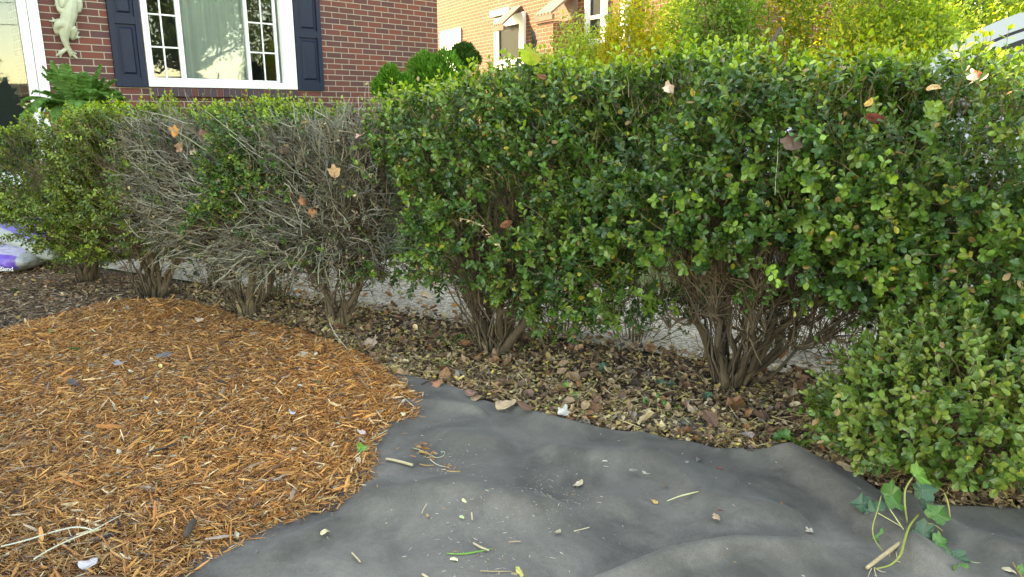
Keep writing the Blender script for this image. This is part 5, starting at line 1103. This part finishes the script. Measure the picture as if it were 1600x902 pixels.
fl(870, 832, .012, (.36, .31, .22), 'narrow tan leaf in the dusty fold', rot=-1.1, curl=.9, seed=22)
fl(668, 806, .0001 + .006, (.50, .30, .10), 'tiny orange crumb leaf left of the cream oval', rot=.4, seed=23)
GM = 'leaves lying on the orange mulch'
fl(137, 878, .030, (.42, .38, .38), 'pale grey curled leaf at the lower left on the mulch', shape='lobed', rot=.4, curl=.9, seed=31, g=GM, f=mz, up=.008)
fl(188, 568, .040, (.28, .28, .29), 'grey leaf near the top left of the mulch', shape='lobed', rot=.9, curl=.5, seed=32, g=GM, f=mz, up=.005)
fl(258, 552, .040, (.14, .13, .14), 'dark grey folded leaf on the upper mulch', rot=-.6, curl=.9, seed=33, g=GM, f=mz, up=.008)
fl(312, 500, .030, (.50, .36, .26), 'pale pinkish leaf near the hedge end of the mulch', rot=1.0, curl=.5, seed=34, g=GM, f=mz, up=.005)
fl(470, 553, .040, (.42, .33, .24), 'large pale tan leaf beside the stump on the mulch', rot=1.4, curl=.5, seed=35, g=GM, f=mz, up=.006)
fl(116, 545, .028, (.06, .16, .03), 'small green leaf at the top left of the mulch', rot=1.3, curl=.4, seed=36, g=GM, f=mz, mat_=M_shrub, up=.006)
fl(565, 676, .020, (.58, .42, .38), 'pale pink leaf near the corner of the mulch', shape='lobed', rot=1.0, curl=.5, seed=37, g=GM, f=mz, up=.01)
fl(630, 645, .018, (.66, .60, .38), 'cream leaf with a stalk at the right tip of the mulch', rot=.1, curl=.5, seed=38, g=GM, f=mz, up=.012)
fl(457, 645, .018, (.46, .46, .50), 'bluish white leaf in the upper right of the mulch', rot=.9, curl=.8, seed=39, g=GM, f=mz, up=.01)
fl(115, 600, .030, (.08, .07, .07), 'dark shrivelled leaf among pale crumbs on the mulch', rot=.9, curl=.9, seed=40, g=GM, f=mz, up=.008)
GLt = 'large leaves in the litter by the stems'
lz = lambda px, py, up=0: G(px, py, .035 + up)
for k, (x, y, s_, c_, lab) in enumerate([(578, 537, .050, (.36, .25, .19), 'large pale brown leaf right of the pale stump'), (725, 537, .034, (.32, .14, .07), 'rounded rust leaf at the left foot of the dark stem clump'),
        (683, 598, .030, (.34, .15, .09), 'rust brown curled leaf at the upper edge of the fabric'), (790, 630, .038, (.42, .29, .19), 'light tan leaf hanging over the fabric edge'),
        (735, 612, .032, (.24, .13, .10), 'reddish brown leaf between the two tan ones'), (665, 460, .040, (.50, .36, .22), 'pale orange leaf on the drive behind the hedge'),
        (895, 542, .030, (.20, .10, .06), 'upright brown leaf between the two thick stem clumps'), (1050, 552, .030, (.62, .26, .07), 'orange leaf on the drive left of the splayed stems'),
        (880, 645, .030, (.38, .36, .34), 'grey dried leaf on the straw by the fabric edge')]):
    big_leaf('fallen_leaf', lab, 'fallen leaf', lz(x, y) if x not in (665, 1050) else G(x, y, .012), s_, c_, (RNG.normal(0, .3), -.35, 1), RNG.uniform(-2, 2), .7, 'oval' if k % 2 else 'lobed', group=GLt, seed=k + 50, stalk=False)
def stick(px, rad, col, label, cat, name, f=fz, up=.004, mat_=M_twig, k=4, sides=6, group=None, ups=None):
    P = np.array([f(x, y, up if ups is None else ups[i]) for i, (x, y) in enumerate(px)]); tq = np.linspace(0, len(P) - 1, (len(P) - 1) * k + 1); P = np.stack([np.interp(tq, range(len(P)), P[:, j]) for j in range(3)], 1)
    for _ in range(2): P[1:-1] = (P[:-2] + 2 * P[1:-1] + P[2:]) / 4
    rd = np.interp(np.linspace(0, 1, len(P)), np.linspace(0, 1, len(rad)), rad)
    return tag(MB().tubes(P[None], rd[None], sides, col).build(name, mat_, origin=P[0], smooth=True), label, cat, group)
stick([(603, 717), (620, 720), (645, 727)], [.0035, .0042, .0045], (.52, .42, .25), 'thick pale broken twig on the fabric beside the mulch', 'twig', 'twig', up=.006)
stick([(1042, 783), (1065, 774), (1090, 768), (1111, 767)], [.0012, .0012, .0008], (.58, .55, .30), 'long pale straw in the right half of the fabric', 'straw', 'straw_stalk')
stick([(1058, 777), (1085, 770), (1104, 765)], [.0008, .0008, .0006], (.50, .48, .25), 'thin second straw lying along the long pale one', 'straw', 'straw_stalk')
stick([(698, 865), (725, 866), (748, 862), (770, 857)], [.0014, .0022, .001], (.14, .32, .07), 'bright green grass blade lying on the fabric', 'grass blade', 'cut_grass')
stick([(740, 849), (752, 856), (764, 860)], [.0025, .0028, .002], (.52, .42, .28), 'short thick straw touching the green grass blade', 'straw', 'straw_stalk')
stick([(550, 864), (557, 871), (563, 878)], [.002, .0022, .002], (.46, .36, .24), 'short tan stick near the lower left of the fabric', 'twig', 'twig')
stick([(897, 830), (910, 827), (921, 824)], [.0012, .0012, .001], (.60, .52, .32), 'short pale straw right of the dusty fold', 'straw', 'straw_stalk')
stick([(737, 801), (738, 812)], [.0022, .002], (.50, .40, .26), 'short upright looking straw below the cream oval leaf', 'straw', 'straw_stalk')
stick([(667, 787), (662, 795), (659, 802)], [.001, .001, .0008], (.48, .40, .26), 'thin bent straw left of the cream oval leaf', 'straw', 'straw_stalk')
stick([(660, 897), (672, 905)], [.0028, .003], (.50, .40, .26), 'stub of tan stick cut by the bottom edge of the photo', 'twig', 'twig')
stick([(750, 892), (775, 893), (800, 893)], [.0014, .0014, .001], (.34, .26, .17), 'long brown straw at the bottom of the fabric', 'straw', 'straw_stalk')
stick([(795, 847), (805, 846), (814, 846)], [.0016, .0018, .0012], (.36, .26, .18), 'brown straw right of the grass blade tip', 'straw', 'straw_stalk')
stick([(672, 718), (682, 726), (692, 729), (702, 731)], [.0013, .001, .0009], (.60, .54, .38), 'thin pale stalk beside the heap of orange chips', 'straw', 'straw_stalk')
stick([(645, 700), (662, 705), (675, 712), (682, 716), (692, 713), (696, 708), (693, 705), (689, 708)], [.0012, .001, .0008, .0006], (.42, .48, .30), 'fine pale tendril with a curled end above the orange chips', 'tendril', 'tendril')
stick([(561, 693), (580, 686), (600, 675), (606, 672)], [.0012, .001, .0007], (.56, .52, .36), 'pale straw sticking out of the mulch onto the fabric', 'straw', 'straw_stalk', up=.012)
stick([(630, 620), (640, 630), (648, 636), (642, 643)], [.001, .0014, .001], (.52, .44, .28), 'bent tan stalk at the right tip of the mulch', 'straw', 'straw_stalk', f=mz, up=.012)
stick([(514, 503), (525, 525), (545, 548), (563, 568), (582, 580)], [.0016, .0022, .0026, .0014], (.56, .54, .36), 'long pale grass stem leaning from the stump to the mulch', 'grass stem', 'dry_grass', f=mz, ups=[.07, .05, .03, .015, .01])
stick([(563, 572), (575, 588), (580, 600)], [.001, .001, .0008], (.5, .42, .28), 'short brown straw below the long pale grass stem', 'straw', 'straw_stalk', f=mz, up=.01)
stick([(2, 854), (40, 845), (80, 832), (112, 824), (130, 824), (147, 829)], [.0016, .0018, .0018, .0015], (.50, .52, .44), 'bent pale stem at the lower left of the mulch', 'stem', 'stem', f=mz, up=.012)
stick([(53, 874), (75, 860), (110, 843), (147, 829), (172, 814), (190, 805)], [.0018, .0016, .0014, .001], (.52, .50, .40), 'second pale stem crossing the bent one on the mulch', 'stem', 'stem', f=mz, up=.012)
stick([(232, 707), (250, 702), (276, 694)], [.003, .0035, .002], (.06, .05, .045), 'dark grey brown splinter in the middle of the mulch', 'splinter', 'splinter', f=mz, up=.008)
stick([(290, 837), (297, 825), (303, 814)], [.008, .010, .008], (.07, .055, .045), 'thick dark bark chunk low on the mulch', 'bark chunk', 'bark_chunk', f=mz, up=.008)
stick([(655, 706), (668, 708)], [.0048, .0035], (.40, .22, .08), 'orange wood chip heaped beside the thick pale twig', 'wood chip', 'wood_chip', up=.004, sides=4)
stick([(698, 736), (709, 738), (719, 737)], [.0022, .0032, .0028], (.48, .30, .10), 'rightmost orange wood chip of the small heap', 'wood chip', 'wood_chip', up=.004, sides=4)
stick([(655, 725), (666, 728), (678, 727)], [.0016, .002, .0014], (.44, .24, .09), 'slim orange wood chip between the heap and the pale stalk', 'wood chip', 'wood_chip', up=.004, sides=4)
mb = MB(); pts = np.vstack([G(658, 708)[:2] + RNG.normal(0, .011, (46, 2)), G(672, 722)[:2] + RNG.normal(0, .012, (26, 2)), G(700, 742)[:2] + RNG.normal(0, .012, (14, 2))]); n = len(pts); L = RNG.uniform(.006, .02, n)
sliver_batch(mb, pts, lambda p: fab_h(p) + .004, L, L * .16, pick(WOOD, WWT, n), .01, .2); tag(mb.build('wood_shreds', M_mulch), 'pinch of orange wood shreds dropped on the fabric', 'wood shreds', kind='stuff')

# ------------------------------------------------------------------ ivy, grass tufts and weeds
def ivy_outline():
    pts = [(0, 0), (-.20, -.10), (-.46, -.04), (-.48, .12), (-.44, .24), (-.60, .42), (-.50, .52), (-.33, .58), (-.20, .76), (0, 1.0), (.20, .76), (.33, .58), (.50, .52), (.60, .42), (.44, .24), (.48, .12), (.46, -.04), (.20, -.10)]
    return np.array(pts)
def ivy_leaf(mb_, pos, size, nrm_, up_, col, fold=.25):
    o_ = ivy_outline(); nz_ = nrm(np.array(nrm_, float)); y = np.array(up_, float); y = nrm(y - nz_ * np.dot(y, nz_)); x = np.cross(y, nz_)
    fold = .42; V = np.array([(a, b, abs(a) * fold - .28 * b * b + .05 * math.sin(9 * a + 4 * b)) for a, b in o_] + [(0, .35, -.02)]); W_ = np.array(pos) + (V @ np.array([x, y, nz_])) * size; k = len(o_)
    mb_.poly(W_, [(k, j, (j + 1) % k) for j in range(k)], np.vstack([np.tile(col, (k, 1)), np.array(col) * 1.3 + .015]))
    for e_ in ((0, .95), (-.5, .47), (.5, .47), (-.40, .02), (.40, .02)):
        q_ = np.array([(0, .0, .012), (e_[0] * .5, e_[1] * .5 + .02, abs(e_[0]) * .5 * fold + .012), (e_[0], e_[1], abs(e_[0]) * fold - .12 * e_[1] ** 2 + .012)])
        mb_.tubes((np.array(pos) + (q_ @ np.array([x, y, nz_])) * size)[None], np.array([[.0007, .0005, .0002]]), 3, np.array(col) * 1.4 + .06, caps=False)
T = thing('ivy_cutting', 'uprooted ivy sprig with bare roots lying on the fabric at the lower right', 'ivy sprig', fz(1360, 885), None)
sb = MB(); rt = MB(); lf = MB()
def path(b_, px, rad, col, sides=7):
    P = np.array([G(x, y, z) for x, y, z in px]); tq = np.linspace(0, len(P) - 1, (len(P) - 1) * 5 + 1); P = np.stack([np.interp(tq, range(len(P)), P[:, j]) for j in range(3)], 1)
    for _ in range(4): P[1:-1] = (P[:-2] + 2 * P[1:-1] + P[2:]) / 4
    b_.tubes(P[None], np.interp(np.linspace(0, 1, len(P)), np.linspace(0, 1, len(rad)), rad)[None], sides, col)
path(sb, [(1354, 888, .012), (1380, 868, .022), (1400, 853, .030), (1418, 840, .034)], [.0042, .0046, .004], (.42, .32, .20))
path(sb, [(1368, 889, .012), (1392, 884, .02), (1408, 868, .04), (1413, 845, .05), (1420, 822, .06), (1436, 803, .06)], [.0015, .0023, .0026, .0020], (.24, .27, .06))
path(sb, [(1382, 864, .02), (1366, 845, .05), (1362, 825, .08), (1372, 795, .11), (1377, 774, .115)], [.0012, .0015, .0014, .0011], (.25, .27, .09))
path(sb, [(1418, 818, .05), (1414, 795, .10), (1413, 765, .14), (1425, 747, .15)], [.002, .0022, .0018], (.25, .27, .09))
path(sb, [(1412, 828, .05), (1400, 810, .07), (1390, 795, .08)], [.0014, .0014], (.40, .40, .18)); path(sb, [(1410, 824, .05), (1395, 815, .06), (1372, 802, .07)], [.0012, .0012], (.40, .38, .18))
path(sb, [(1420, 844, .02), (1450, 812, .05), (1480, 835, .02), (1510, 862, .012), (1555, 905, .012)], [.0012, .0016, .0014], (.32, .28, .12))
path(sb, [(1484, 822, .02), (1484, 800, .06), (1480, 780, .09), (1475, 770, .10)], [.0016, .0016, .0012], (.34, .36, .10)); path(sb, [(1505, 895, .012), (1525, 893, .012), (1543, 888, .012)], [.0014, .0012], (.48, .50, .26))
path(sb, [(1540, 880, .012), (1520, 880, .015), (1500, 868, .012)], [.001, .001], (.46, .42, .24))
for pl in ([(1418, 856, .02), (1432, 862, .014), (1444, 871, .011)], [(1420, 852, .02), (1440, 858, .014), (1460, 862, .012), (1472, 863, .011)], [(1366, 888, .012), (1368, 898, .011), (1372, 906, .01)], [(1362, 888, .012), (1358, 896, .01), (1356, 904, .01)], [(1366, 887, .012), (1378, 894, .01), (1384, 894, .01)], [(1399, 876, .012), (1410, 880, .011), (1418, 877, .01)], [(1392, 852, .02), (1390, 870, .01)], [(1400, 862, .02), (1402, 876, .011), (1414, 878, .01)]):
    path(rt, pl, [.0011, .0008, .0005], (.50, .40, .28), 5)
IVD, IVG, IVL = (.035, .10, .055), (.06, .17, .035), (.12, .28, .04)
for (x, y, z, s, nn, up_, c) in [(1381, 776, .10, .050, (.1, -.8, .5), (.9, .1, .1), IVG), (1383, 800, .05, .045, (-.2, -.5, .8), (-.5, -.3, .4), IVD), (1428, 744, .15, .042, (.2, -.6, .7), (.9, .2, .2), IVL), (1440, 778, .09, .045, (.1, -.9, .4), (.2, .1, 1), IVD),
                              (1440, 792, .07, .046, (.3, -.5, .8), (1, -.2, -.2), IVD), (1430, 826, .05, .048, (.1, -.7, .7), (.6, -.2, -.7), IVD), (1458, 812, .06, .040, (-.3, -.6, .7), (.5, .1, .8), IVG), (1462, 850, .025, .036, (.1, -.5, .8), (1, .2, 0), IVG),
                              (1488, 862, .03, .040, (-.2, -.8, .5), (.1, -.3, -1), IVD), (1495, 885, .02, .040, (.4, -.7, .6), (.2, -.6, -.4), IVG), (1390, 842, .02, .030, (0, -.6, .8), (-1, 0, .2), IVG), (1398, 790, .07, .032, (.3, -.4, .8), (.5, .5, 0), IVG), (1358, 790, .05, .035, (-.1, -.6, .7), (-1, .2, .2), IVD)]:
    ivy_leaf(lf, G(x, y, z), s * 1.25, nn, up_, np.array(c) * RNG.uniform(.85, 1.15))
sb.build('stem', M_twig, T, smooth=True); rt.build('roots', M_twig, T, smooth=True); lf.build('leaves', M_ivy, T)
T = thing('ivy_cutting', 'small bright ivy sprig at the bottom right corner on the fabric', 'ivy sprig', fz(1570, 880)); sb = MB(); lf = MB()
path(sb, [(1551, 838, .02), (1562, 855, .018), (1580, 875, .016), (1592, 895, .014), (1600, 905, .014)], [.0018, .0022, .0018], (.30, .20, .09))
for (x, y, z, s, nn, up_, c) in [(1556, 858, .02, .024, (-.2, -.6, .7), (-.6, .3, .2), IVL), (1560, 866, .018, .024, (-.3, -.5, .8), (-.1, -1, 0), IVL), (1572, 870, .018, .028, (.2, -.5, .8), (.8, -.4, 0), IVL), (1592, 893, .016, .026, (0, -.6, .8), (.9, 0, .1), IVG)]: ivy_leaf(lf, G(x, y, z), s, nn, up_, c)
sb.build('stem', M_twig, T, smooth=True); lf.build('leaves', M_ivy, T)
fl(1577, 890, .016, (.50, .42, .30), 'cream and brown leaf beside the small bright ivy sprig', shape='oval', rot=.6, curl=.6, seed=60)
def ivyclump(px, py, n_, label, c, sz=.03, spread=.05):
    b_ = G(px, py); T = thing('ivy_plant', label, 'ivy', b_, 'ivy shoots growing in the litter'); sb = MB(); lf = MB(); rs = np.random.default_rng(px)
    for k in range(n_):
        tip = b_ + np.array([rs.normal(0, spread), rs.normal(0, spread * .6), rs.uniform(.03, .07)]); sb.tubes(np.array([[b_, (b_ + tip) / 2 + (0, 0, .015), tip]]), np.array([[.0012, .001, .0008]]), 4, (.2, .2, .07), caps=False)
        ivy_leaf(lf, tip, sz * rs.uniform(.7, 1.2), (rs.normal(0, .3), -.5 + rs.normal(0, .2), .8), (rs.normal(0, 1), rs.normal(0, 1), 0), np.array(c) * rs.uniform(.7, 1.3))
    sb.build('stem', M_twig, T); lf.build('leaves', M_ivy, T)
ivyclump(1095, 632, 1, 'single dark ivy leaf in front of the splayed stems', IVD, .045, .01); ivyclump(1045, 614, 3, 'group of ivy leaves left of the splayed stems', IVD, .032, .03); ivyclump(945, 585, 2, 'dark ivy leaf in the litter between the two thick stem clumps', IVD, .035, .015)
ivyclump(1212, 700, 3, 'rounded green ivy leaves at the fabric edge by the grass tuft', IVG, .028, .018); ivyclump(905, 630, 3, 'light green ivy sprout in the litter above the fabric', IVL, .022, .02); ivyclump(1020, 645, 3, 'bright sprout beside the half buried fabric strip', IVG, .02, .025)
ivyclump(570, 718, 1, 'lone glossy green leaf poking out at the mulch edge', IVL, .040, .004)
def tuft(px, py, n_, h, label, seed, col=(.14, .26, .05), g='grass tufts in the litter'):
    b_ = G(px, py); rs = np.random.default_rng(seed); a = rs.uniform(0, 6.28, n_); L_ = rs.uniform(.5, 1.1, n_) * h; t_ = np.linspace(0, 1, 6)[None, :, None]; dr_ = np.stack([np.cos(a), np.sin(a), 0 * a], 1)[:, None, :]
    P = b_ + rs.normal(0, .006, (n_, 1, 3)) * (1, 1, 0) + dr_ * L_[:, None, None] * .8 * t_ ** 1.6 + np.array([0, 0, 1.]) * L_[:, None, None] * (t_ * 1.1 - .55 * t_ ** 2.5)
    tag(MB().tubes(P, np.array([.0012, .002, .002, .0016, .001, .0004])[None] * np.ones((n_, 1)), 3, np.tile(col, (n_, 1)) * rs.uniform(.7, 1.4, (n_, 1)), caps=False).build('grass_tuft', M_shrub, origin=b_), label, 'grass tuft', g)
tuft(1248, 706, 14, .11, 'bright green grass tuft at the fabric edge by the right bush', 1); tuft(690, 582, 9, .08, 'thin pale grass tuft above the tip of the fabric', 2, (.32, .34, .14)); tuft(655, 575, 8, .07, 'straw coloured grass wisps left of the pale tuft', 3, (.42, .38, .22))
tuft(890, 648, 6, .03, 'tiny green sprout on the straw by the fabric edge', 4, (.2, .4, .06)); tuft(1035, 655, 9, .04, 'small flat grass tuft beside the half buried strip', 5); tuft(1298, 716, 10, .05, 'low weed tuft under the right bush', 6)
tuft(365, 490, 10, .05, 'dull green grass wisps between the mulch and the stems', 7, (.16, .18, .07)); tuft(700, 545, 8, .07, 'dark green seedling left of the thick stem clump', 8, (.05, .11, .03)); tuft(25, 458, 12, .05, 'small green weed below the mulch bags', 9, (.07, .13, .03))
# low seedlings and suckers seen through the gaps under the crowns
def seedling(px, py, h, n_, label, col, seed):
    b_ = G(px, py); rs = np.random.default_rng(seed); T = thing('boxwood_seedling', label, 'seedling', b_, 'seedlings growing under the hedge'); f_ = MB(); s_ = MB()
    P = b_ + np.stack([rs.normal(0, h * .55, n_), rs.normal(0, h * .35, n_), rs.uniform(.15, 1, n_) * h], 1); D = nrm(rs.normal(0, .6, (n_, 3)) + (0, 0, .8))
    tr = np.linspace(0, 1, 5)[None, :, None]; Q = b_ + (P - b_)[:, None, :] * np.stack([np.clip(tr[..., 0] * .45 + .55, 0, 1)] * 2 + [tr[..., 0]], -1) + rs.normal(0, .005, (n_, 5, 3)) * tr; s_.tubes(Q, np.linspace(.0022, .001, 5)[None] * np.ones((n_, 1)), 4, (.12, .09, .05), caps=False)
    leafy_sprigs(f_, s_, P, D, np.full(n_, .06), np.full(n_, .017), np.tile(col, (n_, 1)), 4); f_.build('leaves', M_leaf, T); s_.build('stems', M_twig, T)
DG = (.04, .09, .025)
for k, a_ in enumerate([(425, 470, .18, 40, 'dark seedling between the two stumps of the bare bushes'), (330, 445, .16, 30, 'dark seedling behind the second stem clump from the left'), (880, 520, .22, 55, 'leafy seedling between the two thick stem clumps'), (820, 548, .12, 16, 'light green sucker at the foot of the thick stem clump'), (990, 530, .20, 45, 'dark seedling left of the widely splayed stems'),
                        (1230, 545, .20, 45, 'dark seedling right of the widely splayed stems'), (702, 552, .07, 7, 'tiny seedling left of the thick stem clump'), (1350, 560, .30, 60, 'seedling growing in the gap before the right end bush'), (85, 425, .12, 26, 'yellow green seedling in front of the mulch bags')]):
    seedling(*a_, (.13, .24, .04) if k in (3, 8) else DG, 70 + k)
